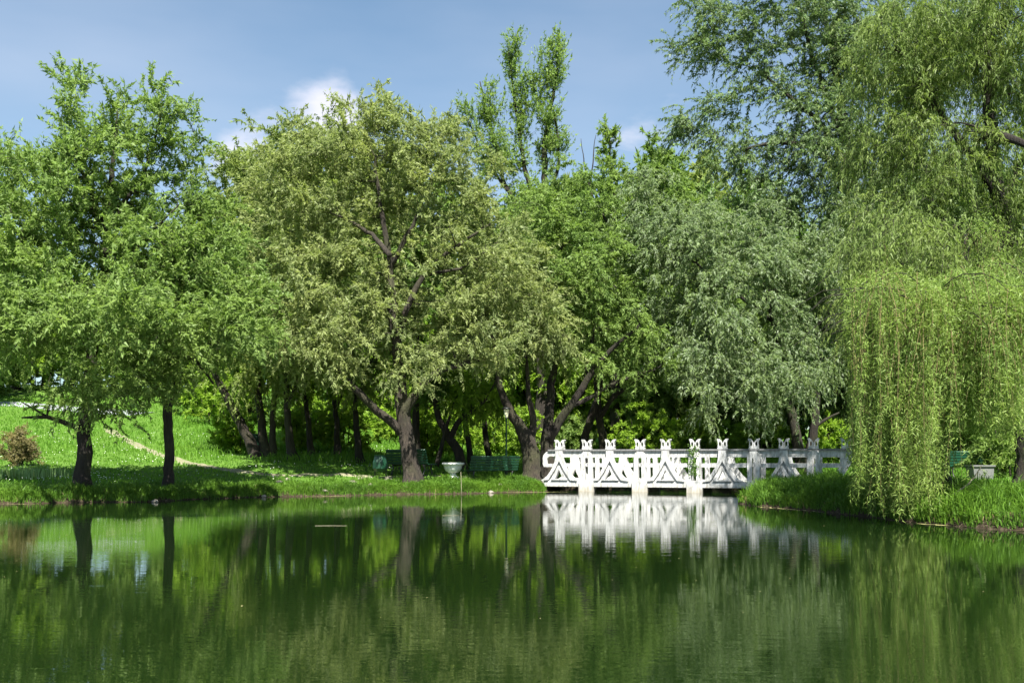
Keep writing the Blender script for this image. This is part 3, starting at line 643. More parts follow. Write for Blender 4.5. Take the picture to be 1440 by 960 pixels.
# saplings and small trees under the wood's edge
small = [(415, 40, 'slim', 'olive2'), (441, 42, 'slim', 'bright'), (474, 43, 'bright', 'bright'), (508, 41, 'lean', 'olive2'), (588, 40.5, 'straight', 'dark'), (665, 43, 'slim', 'bright'), (690, 44, 'slim', 'green')]
slab = ['gnarled short trunk just right of the stout trunk cluster', 'thin trunk among the small trees left of the dome willow', 'small bright leaved tree with a tapering trunk behind the path',
        'dark trunk leaning left behind the green bin', 'straight dark trunk rising behind the left bench', 'dark trunk behind the right bench with bright leaves above', 'thin dark trunk just left of the lamp post']
rs = np.random.default_rng(77)
for (px, D, kk, lf), lb in zip(small, slab):
    yb = 655 if px < 560 else 650; dx = -14 if kk in ('lean', 'slim') else -2
    r_ = .15 if px not in (415,) else .2
    if px == 588: r_ = .19
    hx = [(px, yb, 0, r_), (px + dx * .6, yb - 50, 0, r_ * .75), (px + dx, yb - 110, .1, r_ * .55), (px + dx * 1.3, yb - 200, .1, r_ * .2)]
    l2 = [(px + dx * .8, yb - 80, 0, r_ * .45), (px + dx + 22, yb - 130, -.2, r_ * .3), (px + dx + 40, yb - 175, -.3, .02)]
    make_tree('small_tree', lb, D, px, [hx, l2], [(px + dx + 10, 545, -.3, 30, 22, 1.0), (px + dx + 16, 515, -.2, 46, 40, 1.5), (px + dx - 18, 480, 0, 44, 42, 1.5), (px + dx + 5, 430, .2, 45, 45, 1.6)],
              60, 11000, lf, ll=.15, lw=.06, droop=.4, tw=.65, seed=int(px), group='small trees under the wood edge', bmat=bark if px > 480 else bark_l)
make_tree('small_tree', 'crooked forked trunk leaning right over the white urn', 40, 648,
    [[(655, 655, 0, .20), (645, 630, 0, .19), (632, 612, 0, .17), (618, 590, .1, .13), (610, 560, .1, .1), (600, 500, .1, .04)],
     [(634, 615, 0, .12), (648, 590, -.2, .1), (672, 575, -.3, .08), (690, 555, -.4, .05), (700, 530, -.5, .02)],
     [(614, 655, 0, .10), (620, 630, 0, .09), (628, 600, 0, .07), (640, 560, 0, .03)]],
    [(655, 560, .2, 34, 24, 1.2), (620, 520, .1, 45, 35, 1.5), (690, 560, .5, 30, 25, 1.0)], 60, 15000, 'bright', ll=.15, lw=.06, droop=.4, tw=.7, seed=648)

# --- the wood behind: four crowns built once, then copied tree by tree
wood_lab = 'leafy tree of the dense wood that closes the view behind the pond trees'
protos = []
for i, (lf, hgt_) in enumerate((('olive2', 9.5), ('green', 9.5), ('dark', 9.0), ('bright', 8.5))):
    D = 60.0; k = F / D; yb = 645 + 0 * k
    zb = H(0, D); yb = HZ - (zb - HC) * k
    T = lambda dx, z, dd, r: (720 + dx * k, yb - z * k, dd, r)
    rr = np.random.default_rng(900 + i)
    lobes = [(720 + x * k, yb - z * k, dd, rx * k, rz * k, rdp) for x, z, dd, rx, rz, rdp in
             [(0, hgt_ * .62, 0, 3.0, 2.8, 3.0), (-1.9, hgt_ * .48, -.4, 2.2, 2.2, 2.2), (2.0, hgt_ * .50, .2, 2.3, 2.3, 2.2), (.5, hgt_ * .82, 0, 2.1, 2.0, 2.1), (-.9, hgt_ * .3, -1, 2.3, 1.6, 1.8), (1.2, hgt_ * .3, .9, 2.2, 1.5, 1.8), (-.8, hgt_ * .9, .3, 1.3, 1.5, 1.3)]]
    lobes = [(l[0] + rr.normal() * 8, l[1] + rr.normal() * 8, *l[2:]) for l in lobes]
    p = make_tree('wood_tree', wood_lab, D, 720, [[T(0, 0, 0, .28), T(.1, 2, 0, .22), T(-.2, 4.5, 0, .16), T(.2, 7, 0, .07), T(0, hgt_ - 1, 0, .03)],
              [T(0, 2.4, 0, .12), T(-1.2, 4.2, -.3, .08), T(-2.2, 6, -.4, .03)], [T(.1, 3, 0, .12), T(1.4, 5, .3, .08), T(2.2, 6.6, .4, .03)]],
              lobes, 190, 40000, lf, ll=.24, lw=.10, droop=.4, tw=.8, seed=60 + i, group='trees of the wood behind the pond')
    protos.append(p)
def ztop(py, D): return HC + (HZ - py) / F * D
wood = [  # px, distance, row of the crown's top, kind
    (20, 78, 330, 3), (95, 84, 345, 1), (-60, 66, 250, 1), (180, 84, 340, 0), (250, 76, 330, 2), (300, 66, 285, 0), (355, 62, 215, 0), (330, 58, 330, 3), (425, 58, 185, 0), (475, 62, 195, 0),
    (500, 58, 320, 2), (560, 60, 220, 0), (620, 58, 235, 1), (680, 56, 255, 0), (600, 55, 400, 3), (660, 56, 410, 2), (730, 56, 300, 3), (790, 56, 250, 0), (850, 55, 255, 1), (905, 57, 260, 1), (800, 54, 420, 3),
    (960, 56, 240, 1), (1010, 60, 270, 2), (900, 53, 430, 1), (1080, 56, 290, 2), (980, 54, 440, 3), (1150, 52, 300, 2), (1220, 50, 250, 1), (1300, 50, 240, 2), (1390, 48, 230, 1), (1480, 46, 240, 2), (1060, 53, 430, 1), (1190, 47, 420, 2), (1270, 43, 400, 1), (1350, 42, 380, 2), (1440, 41, 360, 1), (930, 63, 205, 1), (1000, 64, 215, 0), (1065, 62, 240, 1), (1520, 38, 300, 2)]
LMK = [(60, 'left lawn'), (210, 'slender dark trunk'), (300, 'sunny gap left of the trunk cluster'), (375, 'stout trunk cluster'), (480, 'left shoulder of the domed willow'), (590, 'crown of the domed willow'), (670, 'right bench'),
       (745, 'slim poplar'), (830, 'forked willow'), (930, 'middle of the white bridge'), (1010, 'left side of the silver willow'), (1120, 'silver willow stems'), (1220, 'shaded bridge end'), (1350, 'weeping strands'), (1600, 'right edge of the view')]
_used = {}
def wlab(px, D, yt, kind):
    place = min(LMK, key=lambda l: abs(l[0] - px))[1]
    tone = ('olive', 'mid green', 'dark green', 'bright green')[kind]; size = 'tall' if yt < 265 else 'low' if yt > 370 else 'middling'
    for extra in ('', 'farther ', 'farthest ', 'hindmost '):
        s_ = '%s%s %s tree of the wood behind the %s' % (extra, size, tone, place)
        if s_ not in _used: _used[s_] = 1; return s_
    return s_
rw = np.random.default_rng(5)
for n_, (px, D, yt, kind) in enumerate(wood):
    D += 3; x = (px - 720) / F * D; z = H(x, D); sz = (ztop(yt, D) - z) / 10.2; sx = sz ** 0.5 * (0.95 + .25 * rw.random())
    if n_ < 4 and n_ == kind: pass
    copy_tree(protos[kind], (x, D, z - .1), wlab(px, D, yt, kind), rw.random() * 6.28, (sx, sx, sz))
for i, p in enumerate(protos):              # the originals stand in the wood too
    px, D, yt = [(520, 66, 200), (760, 60, 260), (1330, 54, 200), (60, 90, 380)][i]
    x = (px - 720) / F * D; p['label'] = wlab(px, D, yt, i); p.location = (x, D, H(x, D) - .1); s_ = (ztop(yt, D) - H(x, D)) / 10.2; p.scale = (s_ ** .5, s_ ** .5, s_)

def shrub(px, D, wpx, hpx, label, leaf, n=9000, seed=1, name='shrub', ll=.11, lw=.045, cat='bush', group=None):
    x = (px - 720) / F * D; zb = H(x, D); yb = HZ - (zb - HC) * F / D
    st = [[(px + dx * wpx, yb + (2 if k == 0 else 0), 0, .03), (px + dx * 2 * wpx, yb - hpx * .5, 0, .022), (px + dx * 3 * wpx, yb - hpx * .85, 0, .008)] for k, dx in enumerate((0, -.12, .12, -.06))]
    return make_tree(name, label, D, px, st, [(px, yb - hpx * .52, 0, wpx * .5, hpx * .5, wpx * .5 * D / F), (px - wpx * .22, yb - hpx * .36, 0, wpx * .34, hpx * .36, wpx * .3 * D / F), (px + wpx * .22, yb - hpx * .36, 0, wpx * .34, hpx * .36, wpx * .3 * D / F)],
              max(40, n // 160), n, leaf, zmin=.1, spread=.07, ll=ll, lw=lw, droop=.1, tw=.4, seed=seed, cat=cat, group=group, up=.6, twig_r=.005)
p0 = G(25, 655)
shrub(25, p0[1], 46, 44, 'small reddish brown bush alone on the sunny lawn at left', 'red', 9000, 301, ll=.09, lw=.03)
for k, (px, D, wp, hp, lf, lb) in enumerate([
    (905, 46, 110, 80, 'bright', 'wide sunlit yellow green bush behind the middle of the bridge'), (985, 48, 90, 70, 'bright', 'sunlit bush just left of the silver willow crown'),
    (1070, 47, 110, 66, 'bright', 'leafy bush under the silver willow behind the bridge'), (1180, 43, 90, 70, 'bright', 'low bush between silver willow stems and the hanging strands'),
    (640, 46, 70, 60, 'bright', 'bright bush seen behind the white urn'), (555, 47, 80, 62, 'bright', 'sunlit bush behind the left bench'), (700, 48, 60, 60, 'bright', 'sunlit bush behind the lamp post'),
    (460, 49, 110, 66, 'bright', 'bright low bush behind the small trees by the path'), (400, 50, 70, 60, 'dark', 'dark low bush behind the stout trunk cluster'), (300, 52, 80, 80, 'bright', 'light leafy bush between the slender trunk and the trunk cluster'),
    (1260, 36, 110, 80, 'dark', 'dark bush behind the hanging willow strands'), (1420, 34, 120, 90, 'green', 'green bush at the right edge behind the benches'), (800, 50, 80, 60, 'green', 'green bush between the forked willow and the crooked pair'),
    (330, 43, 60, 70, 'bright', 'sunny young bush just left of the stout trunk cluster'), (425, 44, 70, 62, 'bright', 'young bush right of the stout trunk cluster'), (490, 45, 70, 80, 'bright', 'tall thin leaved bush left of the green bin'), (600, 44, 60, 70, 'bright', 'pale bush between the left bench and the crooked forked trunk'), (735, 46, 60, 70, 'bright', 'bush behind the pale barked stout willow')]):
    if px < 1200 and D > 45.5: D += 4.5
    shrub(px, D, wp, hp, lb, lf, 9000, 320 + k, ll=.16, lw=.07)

for k, (px, D, wp, hp, lb) in enumerate([(-20, 76, 110, 75, 'dark bush far behind the pale road at the left edge'), (50, 80, 100, 70, 'dark bush behind the road left of the leaning trunk'), (120, 82, 100, 70, 'bush behind the road right of the leaning trunk'),
        (195, 76, 100, 75, 'bush up the slope left of the slender trunk'), (265, 70, 90, 75, 'bush up the slope right of the slender trunk'), (-90, 70, 120, 80, 'bush up the slope at the far left end'), (10, 90, 130, 95, 'farthest dark bush on the hill behind the left edge'), (85, 92, 130, 95, 'farthest dark bush on the hill behind the leaning trunk'), (155, 90, 130, 95, 'farthest dark bush on the hill between the two front trunks'), (230, 88, 120, 95, 'farthest dark bush on the hill behind the slender trunk')]):
    shrub(px, D, wp * 1.15, hp + 22, lb, 'green', 13000, 400 + k, ll=.26, lw=.11)
# ------------------------------------------------------------------ grass
def blades(name, mat_, x, y, L, wd, lean, rng, z=None, **kw):
    n = len(x); z = hgt(x, y) if z is None else z
    th = rng.random(n) * 2 * math.pi; d = np.column_stack([np.cos(th), np.sin(th), np.zeros(n)]); s = np.column_stack([-np.sin(th), np.cos(th), np.zeros(n)])
    ph = rng.random(n) * math.pi; s = np.column_stack([np.cos(ph), np.sin(ph), np.zeros(n)])
    b0 = np.column_stack([x, y, z - 0.02]); upv = np.array([0, 0, 1.0])
    m1 = b0 + upv * (L * 0.6)[:, None] + d * (L * lean * 0.25)[:, None]; tpp = b0 + upv * (L * (1 - 0.35 * lean))[:, None] + d * (L * lean)[:, None]
    wv = (wd * 0.5)[:, None]
    V = np.stack([b0 - s * wv, b0 + s * wv, m1 + s * wv * .8, m1 - s * wv * .8, tpp], 1).reshape(-1, 3)
    a_ = Acc(); i = np.arange(n)[:, None] * 5; tn = rng.random(n)
    a_.add(V, i + np.array([[0, 1, 2, 3]]), tn); a_.f3.append(i + np.array([[3, 2, 4]])); a_.t3.append(tn)
    return a_.obj(name, mat_, **kw)
gl = leafmat('grass_blade', (0.050, 0.13, 0.012), (0.135, 0.26, 0.035), trans=0.5)
gb = leafmat('grass_bank', (0.03, 0.082, 0.008), (0.10, 0.19, 0.022), trans=0.35)
gy = leafmat('grass_straw', (0.10, 0.085, 0.035), (0.24, 0.20, 0.10), trans=0.2)
rng = np.random.default_rng(8)
def pathmask(x, y):
    d = np.full(len(x), 9.0)
    for p in PC[::2]: d = np.minimum(d, np.hypot(x - p[0], y - p[1]))
    return d > 0.20 + 0.25 * rng.random(len(x))
def offbridge(x, y): return ~((x > 0.9) & (x < 12.0) & (np.abs((y - 37.5) + (x - 1.3) * 0.335 - 1.1) < 1.5))
# lawn and meadow
n = 105000; D = 26 + 50 * rng.random(n) ** 1.25; px = rng.uniform(-40, 1480, n); x = (px - 720) / F * D
sd = sdist(x, D); k = (sd > 0.6) & pathmask(x, D) & offbridge(x, D); x, y, sd = x[k], D[k], sd[k]
blades('lawn_grass', gl, x, y, (.07 + .10 * rng.random(len(x))) * (1 + .6 * (y > 42)), .018 + y * .0006, .2 + .5 * rng.random(len(x)), rng,
       kind='stuff', label='short sunlit grass covering the lawn', category='grass')
# taller meadow tufts behind
n = 40000; D = 39 + 22 * rng.random(n); px = rng.uniform(240, 1450, n); x = (px - 720) / F * D
sd = sdist(x, D); nz = np.sin(x * 1.3) * np.sin(D * 0.9 + x * .3) + rng.normal(size=n) * .4; k = (sd > .5) & (nz > 0) & pathmask(x, D) & offbridge(x, D); x, y = x[k], D[k]
blades('meadow_grass', gl, x, y, .22 + .3 * rng.random(len(x)), np.full(len(x), .04), .3 + .4 * rng.random(len(x)), rng, kind='stuff', label='long grass growing under the trees of the wood', category='grass')
# lush bank grass, in tufts along the shore
def bank(n, wmax, lo, hi, seed, name, m, pxlo, pxhi, label, tuft=5, smin=.03):
    rg = np.random.default_rng(seed)
    PP = POND; Ln = np.linalg.norm(np.roll(PP, -1, 0) - PP, axis=1); inb = (PP[:, 1] > 12) & (PP[:, 1] < 38)
    pxx = 720 + PP[:, 0] / np.maximum(PP[:, 1], 1) * F; inb &= (pxx > pxlo) & (pxx < pxhi)
    pr = Ln * inb; pr = pr / pr.sum(); nt_ = n // tuft
    i = rg.choice(len(PP), nt_, p=pr); q = PP[i] + (PP[(i + 1) % len(PP)] - PP[i]) * rg.random((nt_, 1))
    c = q + rg.uniform(-1, 1, (nt_, 2)) * wmax
    c0 = c; c = np.repeat(c, tuft, 0) + rg.normal(size=(nt_ * tuft, 2)) * 0.05; hh_ = np.repeat(np.clip(.55 * rg.random(nt_) + .25 + .4 * np.sin(c0[:, 0] * 2.3 + 1) * np.sin(c0[:, 1] * 3.1 + c0[:, 0]), 0, 1.1), tuft)
    sd = sdist(c[:, 0], c[:, 1]); k = (sd > smin) & (sd < wmax) & offbridge(c[:, 0], c[:, 1]) & pathmask2(c[:, 0], c[:, 1]); c = c[k]; hh_ = hh_[k]
    hgtv = (lo + (hi - lo) * hh_ ** 1.5) * (.6 + .5 * rg.random(len(c)))
    blades(name, m, c[:, 0], c[:, 1], hgtv, .012 + .012 * rg.random(len(c)), .25 + .65 * rg.random(len(c)), rg, kind='stuff', label=label, category='grass')
def pathmask2(x, y):
    d = np.full(len(x), 9.0)
    for p in PC[::2]: d = np.minimum(d, np.hypot(x - p[0], y - p[1]))
    return d > 0.5
bank(60000, 1.6, .12, .38, 1, 'bank_grass', gb, -80, 780, 'rough green grass along the left shore of the pond')
bank(26000, 1.5, .14, .36, 3, 'bank_grass', gb, 585, 775, 'taller leaning grass on the shore below the right bench', 9)
bank(28000, .30, .12, .32, 6, 'bank_grass', gb, -80, 780, 'grass hanging over the edge of the left shore', 9, .0)
bank(20000, .30, .14, .36, 9, 'bank_grass', gb, 1040, 1560, 'grass hanging over the edge of the right bank', 9, .0)
bank(48000, 2.6, .20, .60, 2, 'bank_grass', gb, 1030, 1560, 'tall lush grass on the right bank in front of the bridge', 7)
bank(3500, .35, .08, .25, 4, 'straw_grass', gy, -80, 1560, 'dry straw coloured stems at the waters edge', 3)
# right bank flat
# iris blades on the left lawn
rg = np.random.default_rng(31)
ix = []; 
for px in np.arange(-20, 92, 1.1):
    p = G(px, 672 + rg.normal() * 1.2); kx = 5
    ix.append(np.column_stack([p[0] + rg.normal(size=kx) * .03, p[1] + rg.normal(size=kx) * .25]))
ix = np.concatenate(ix)
im = leafmat('iris_leaf', (0.08, 0.16, 0.05), (0.22, 0.32, 0.14), trans=.25)
blades('iris_leaves', im, ix[:, 0], ix[:, 1], .26 + .2 * rg.random(len(ix)), np.full(len(ix), .03), .12 * rg.random(len(ix)), rg, kind='stuff', label='upright sword shaped iris leaves in a row on the lawn', category='plants')
# daisies
dm, t, b = mat('daisy_white'); b.inputs['Base Color'].default_value = (.75, .75, .68, 1); b.inputs['Roughness'].default_value = .8
n = 1500; D = 29 + 24 * rng.random(n) ** 1.3; px = rng.uniform(-20, 560, n); x = (px - 720) / F * D
cl_ = np.sin(x * .9 + 1) * np.cos(D * .8) + rng.normal(size=n) * .5; sd = sdist(x, D); k = (sd > 1.5) & (cl_ > .1) & pathmask2(x, D); x, y = x[k], D[k]; z = hgt(x, y) + .13
aa = Acc(); r = .012; th = np.arange(5) / 5 * 6.283
V = np.stack([np.column_stack([x + r * math.cos(q), y + r * .8 * math.sin(q), z + r * .8 * math.sin(q)]) for q in th], 1).reshape(-1, 3); i = np.arange(len(x))[:, None] * 5
aa.add(V, i + np.array([[0, 1, 2, 3]])); aa.f3.append(i + np.array([[0, 3, 4]])); aa.t3.append(np.full(len(x), .5)); aa.obj('daisies', dm, kind='stuff', label='tiny white daisies dotted over the lawn', category='flowers')

# ------------------------------------------------------------------ stones, debris, reeds at the edge
sm_, t, b = mat('edge_stone'); n1 = noise(t, 8, 5, geo(t)); t.links.new(ramp(t, n1, [(.3, (.10, .085, .065)), (.7, (.36, .32, .26))]), b.inputs['Base Color']); b.inputs['Roughness'].default_value = .9; bump(t, b, n1, .03)
rg = np.random.default_rng(44)
def stone(x, y, r, lb):
    u = []
    for i in range(5):
        ph = -math.pi / 2 + math.pi * i / 4
        for j in range(7): u.append((math.cos(ph) * math.cos(j / 7 * 6.283), math.cos(ph) * math.sin(j / 7 * 6.283), math.sin(ph) * .6))
    u = np.array(u) * r * (1 + .16 * rg.normal(size=(35, 1)))
    i = np.arange(4)[:, None] * 7; j = np.arange(7)[None]; j2 = (j + 1) % 7
    a_ = Acc(); a_.add(u, np.stack([i + j, i + j2, i + 7 + j2, i + 7 + j], -1).reshape(-1, 4))
    o = a_.obj('stone', sm_, smooth=False, label=lb, category='stone', group='stones along the shore'); o.location = (x, y, max(0.02, H(x, y)) + r * .15); o.rotation_euler[2] = rg.random() * 6; return o
for px, py, r, lb in [(392, 694, .16, 'largest pale stone below the path bend on the left shore'), (402, 693, .12, 'stone touching the right side of the largest pale stone'), (418, 695, .1, 'small stone second to the right of the largest pale stone'),
        (497, 692, .14, 'brown stone at the shore left of the green bin'), (506, 691, .1, 'small stone at the shore below and left of the bin'), (520, 693, .12, 'stone at the shore just left under the bin'), (545, 690, .17, 'big stone at the shore between bin and leaning willow foot'),
        (560, 691, .14, 'stone just left of the leaning willow foot'), (572, 689, .16, 'big stone right under the leaning willow foot'), (585, 692, .1, 'small stone right of the leaning willow foot'), (690, 691, .1, 'small stone at the shore below the right bench'),
        (702, 690, .12, 'stone at the shore below the right end of the right bench'), (216, 704, .09, 'pale stone at the shaded shore left of the slender trunk'), (370, 697, .09, 'small stone at the shore left of the largest pale stone'),
        (455, 695, .1, 'lone stone at the shore midway from pale stone to bin'), (532, 690, .1, 'small stone at the shore directly under the bin'), (610, 692, .09, 'small stone at the shore below the left bench legs'), (660, 691, .09, 'small stone at the shore right of the pale pole')]:
    p = WY(px, py + 2.2); stone(p[0], p[1] + .12, r, lb)
am, t, b = mat('floating_scum'); n1 = noise(t, 12, 5, geo(t)); t.links.new(ramp(t, n1, [(.3, (.16, .17, .04)), (.7, (.42, .38, .18))]), b.inputs['Base Color']); b.inputs['Roughness'].default_value = .8
def scum(p0, p1, wid, label):
    p0 = np.array(WY(*p0)); p1 = np.array(WY(*p1)); m = 24; s = np.linspace(0, 1, m)[:, None]; P = p0 + (p1 - p0) * s
    d = nrm((p1 - p0)[None])[0]; nn = np.array([-d[1], d[0]]); P = P + nn * (rg.normal(size=(m, 1)) * .05)
    wv = wid * np.sin(np.linspace(.15, 3, m))[:, None] * (.6 + .6 * rg.random((m, 1)))
    V = np.concatenate([np.column_stack([P + nn * wv, np.full(m, .006)]), np.column_stack([P - nn * wv, np.full(m, .006)]), ]); i = np.arange(m - 1)
    a_ = Acc(); a_.add(V, np.stack([i, i + m, i + m + 1, i + 1], -1)); a_.obj('algae_film', am, kind='stuff', label=label, category='algae')
scum((690, 692.6), (800, 691.5), .10, 'thin yellow film floating at the left foot of the bridge'); scum((1290, 736), (1500, 749), .12, 'yellowish floating film along the right bank'); scum((1060, 711.8), (1160, 720), .05, 'thin floating film below the right bank grass')
scum((900, 691.2), (985, 691.2), .05, 'thin floating film beside the bridge piers'); scum((430, 698.5), (495, 697.2), .07, 'pale film floating by the left shore'); scum((0, 709), (60, 708.4), .04, 'pale film at the left edge of the shore')
rg2 = np.random.default_rng(91); n = 150; dd_ = 6 + 26 * rg2.random(n) ** .8; px = rg2.uniform(-20, 1460, n); x = (px - 720) / F * dd_; k = sdist(x, dd_) < -.2; x, y = x[k], dd_[k]; n = len(x)
a_ = Acc(); q = rg2.random(n) * 6.28; leaf_quads(np.column_stack([x, y, np.full(n, .004)]), np.column_stack([np.cos(q), np.sin(q), np.zeros(n)]), np.tile([0, 0, 1.], (n, 1)), .010 + .02 * rg2.random(n), .008 + .01 * rg2.random(n), a_, rg2.random(n))
a_.obj('floating_flecks', am, kind='stuff', label='tiny pale leaf flecks floating on the open water', category='flecks')
wd, t, b = mat('bleached_wood'); b.inputs['Base Color'].default_value = (.22, .20, .13, 1); b.inputs['Roughness'].default_value = .8
def stick(P, r, label, cat='stick', name='stick', m=wd):
    P = np.array(P, float); o = P[0].copy(); a_ = Acc(); tube(a_, P - o, np.linspace(r, r * .5, len(P)), 6)
    ob = a_.obj(name, m, smooth=True, label=label, category=cat); ob.location = o
d_ = WY(649, 697)[1]
stick([(*WY(649, 697), -.1), W(648.8, 685, d_), W(648.4, 672, d_ + .02), W(648, 663, d_ + .05)], .012, 'thin pale pole standing upright in the water before the urn', 'pole', 'pole')
stick([(*WY(443, 739), .004), (*WY(465, 738.9), .007), (*WY(488, 739), .004)], .0035, 'pale twig floating on open water below the left shore', 'twig', 'floating_twig')
stick([(*WY(622, 724.5), .004), (*WY(636, 724.4), .007), (*WY(645, 724.5), .004)], .0035, 'short pale twig floating under the pole', 'twig', 'floating_twig')
Dr = 19.5
stick([W(1322, 704, Dr), W(1345, 692, Dr), W(1362, 680, Dr), W(1372, 668, Dr), W(1380, 655, Dr)], .022, 'thin curved dead branch rising from the right bank', 'branch', 'branch')
stick([W(1310, 706, Dr), W(1335, 700, Dr - .2), W(1345, 702, Dr - .5)], .015, 'short dead branch lying on the right bank edge', 'branch', 'branch')

# ------------------------------------------------------------------ the bridge
def painted(name, c0, c1, dirt, amt):
    m, t, b = mat(name); n1 = noise(t, 3.2, 6, geo(t), .65); n2 = noise(t, 16, 4, geo(t, (1, 1, .25))); n3 = noise(t, 45, 3, geo(t))
    c = mixc(t, n1, c0, c1); c = mixc(t, ramp(t, n2, [(.42, (0, 0, 0)), (.72, (amt,) * 3)]), c, dirt)
    sp_ = N(t, 'ShaderNodeSeparateXYZ'); t.links.new(N(t, 'ShaderNodeNewGeometry').outputs['Position'], sp_.inputs[0])
    mr_ = N(t, 'ShaderNodeMapRange'); mr_.inputs[1].default_value = .0; mr_.inputs[2].default_value = .28; mr_.inputs[3].default_value = .65; mr_.inputs[4].default_value = 0
    t.links.new(sp_.outputs[2], mr_.inputs[0])
    c = mixc(t, mr_.outputs[0], c, (.30, .26, .18))
    t.links.new(c, b.inputs['Base Color']); b.inputs['Roughness'].default_value = .75; bump(t, b, n3, .006); return m
wp = painted('white_painted_concrete', (.55, .55, .54), (.40, .41, .41), (.15, .15, .13), .9)
cp = painted('weathered_cap', (.12, .12, .12), (.22, .22, .22), (.05, .05, .05), .6)
BA = np.array([(766 - 720) / F * 37.6, 37.6]); BB = np.array([(1200 - 720) / F * 34.0, 34.0]); bd = (BB - BA); BL = np.linalg.norm(bd); bd = bd / BL
bang = math.atan2(bd[1], bd[0])
def upx(px):                                # distance along the bridge for a photo column
    k = (px - 720) / F; return (k * BA[1] - BA[0]) / (bd[0] - k * bd[1])
br = thing('footbridge', (BA[0], BA[1], 0), 'white concrete footbridge with flared openwork balustrades over the pond inlet', 'bridge', rz=bang)
DW = 2.3; ZS, ZT, ZR = .17, .38, 1.50
def arcp(cx, cz, r, a0, a1, n=8): return [(cx + r * math.cos(a0 + (a1 - a0) * i / n), cz + r * math.sin(a0 + (a1 - a0) * i / n)) for i in range(n + 1)]
# flared panel
prof = [(.14, ZR), (.145, 1.28), (.175, 1.10), (.245, .92), (.35, .74), (.48, .57), (.62, .46), (.70, .41)]
outer = [(-.70, ZT)] + [(.70, ZT)] + prof[::-1] + [(-x, z) for x, z in prof]
tri = [(-.165, .455), (.165, .455), (.07, .63), (0, .82), (-.07, .63)]
groove = lambda s: [(s * .43, .415), (s * .38, .415), (s * .26, .58), (s * .13, .80), (s * .012, 1.03), (s * .012, 1.10), (s * .17, .80), (s * .31, .57)]
a = Acc(); prism(a, outer, [tri], .0, .14); 
gl_, gr_ = groove(-1), groove(1)
chev = [(-.43, .415), (-.38, .415), (-.25, .60), (-.12, .81), (0, 1.04), (.12, .81), (.25, .60), (.38, .415), (.43, .415), (.29, .61), (.16, .82), (0, 1.13), (-.16, .82), (-.29, .61)]
outer2 = [(x * .985, z - .004 if z > 1 else z) for x, z in outer]
# raised front skin in two pieces so that the chevron reads as a deep groove
leftrim = [(-.69, ZT + .002), (-.43, ZT + .03)] + [(-.29, .61), (-.16, .82), (0, 1.13), (.16, .82), (.29, .61)] + [(.43, ZT + .03), (.69, ZT + .002)] + [(x * .985, z - .003) for x, z in prof[::-1]] + [(-x * .985, z - .003) for x, z in prof]
prism(a, leftrim, [], -.09, .001)
inner = [(-.325, ZT + .03), (.325, ZT + .03), (.20, .585), (.085, .77), (0, .95), (-.085, .77), (-.20, .585)]
prism(a, inner, [tri], -.09, .001)
ms_panel = a.mesh('flared_panel', wp)
# arch pillar (upside down U)
hw, hh_ = .225, .058
pil = [(hw, ZT)] + arcp(0, ZR - hw, hw, 0, math.pi, 12) + [(-hw, ZT)]
hol = [(-hh_, ZT + .04), (hh_, ZT + .04)] + arcp(0, 1.19, hh_, 0, math.pi, 8)
a = Acc(); prism(a, pil, [hol], -.04, .16); ms_pil = a.mesh('arch_pillar', wp)
a = Acc(); prism(a, [(-.20, ZT + .02), (.20, ZT + .02), (.20, 1.27), (.17, 1.27), (.17, ZT + .05), (-.17, ZT + .05), (-.17, 1.27), (-.20, 1.27)][:0] or [(-.05, .93), (.05, .93), (.05, 1.0), (0, 1.04), (-.05, 1.0)], [], .02, .10); ms_knob = a.mesh('knob', wp)
# finial: cap block, two curled leaves with oval eyes
a = Acc(); prism(a, [(-.17, 0), (.17, 0), (.17, .055), (-.17, .055)], [], -.12, .12)
lf_ = lambda s: [(s * .006, .056), (s * .15, .056), (s * .165, .10), (s * .15, .18), (s * .165, .26), (s * .20, .345), (s * .185, .37), (s * .12, .36), (s * .06, .30), (s * .03, .24), (s * .006, .21)]
ov = lambda s: [(s * .088 + .038 * math.cos(q), .175 + .088 * math.sin(q)) for q in np.arange(10) / 10 * 6.283]
for s in (-1, 1): prism(a, lf_(s), [ov(s)], -.10, .10)
ms_fin = a.mesh('finial', wp)
a = Acc(); prism(a, [(-.28, -.6), (.28, -.6), (.28, ZT - .02), (.24, ZT + .02), (-.24, ZT + .02), (-.28, ZT - .02)], [], -.10, .34); ms_pier = a.mesh('pier', wp)
Apx = [787, 858, 936, 1016, 1102]; Npx = [825, 900, 977, 1060, 1144, 1190]
Au = [upx(p) for p in Apx]; Nu = [upx(p) for p in Npx]
def child(name, me, parent, x, y, z=0, rz=0):
    o = link(name, me, parent); o.location = (x, y, z); o.rotation_euler = (0, 0, rz); return o
rail_end = Nu[-1] + .12
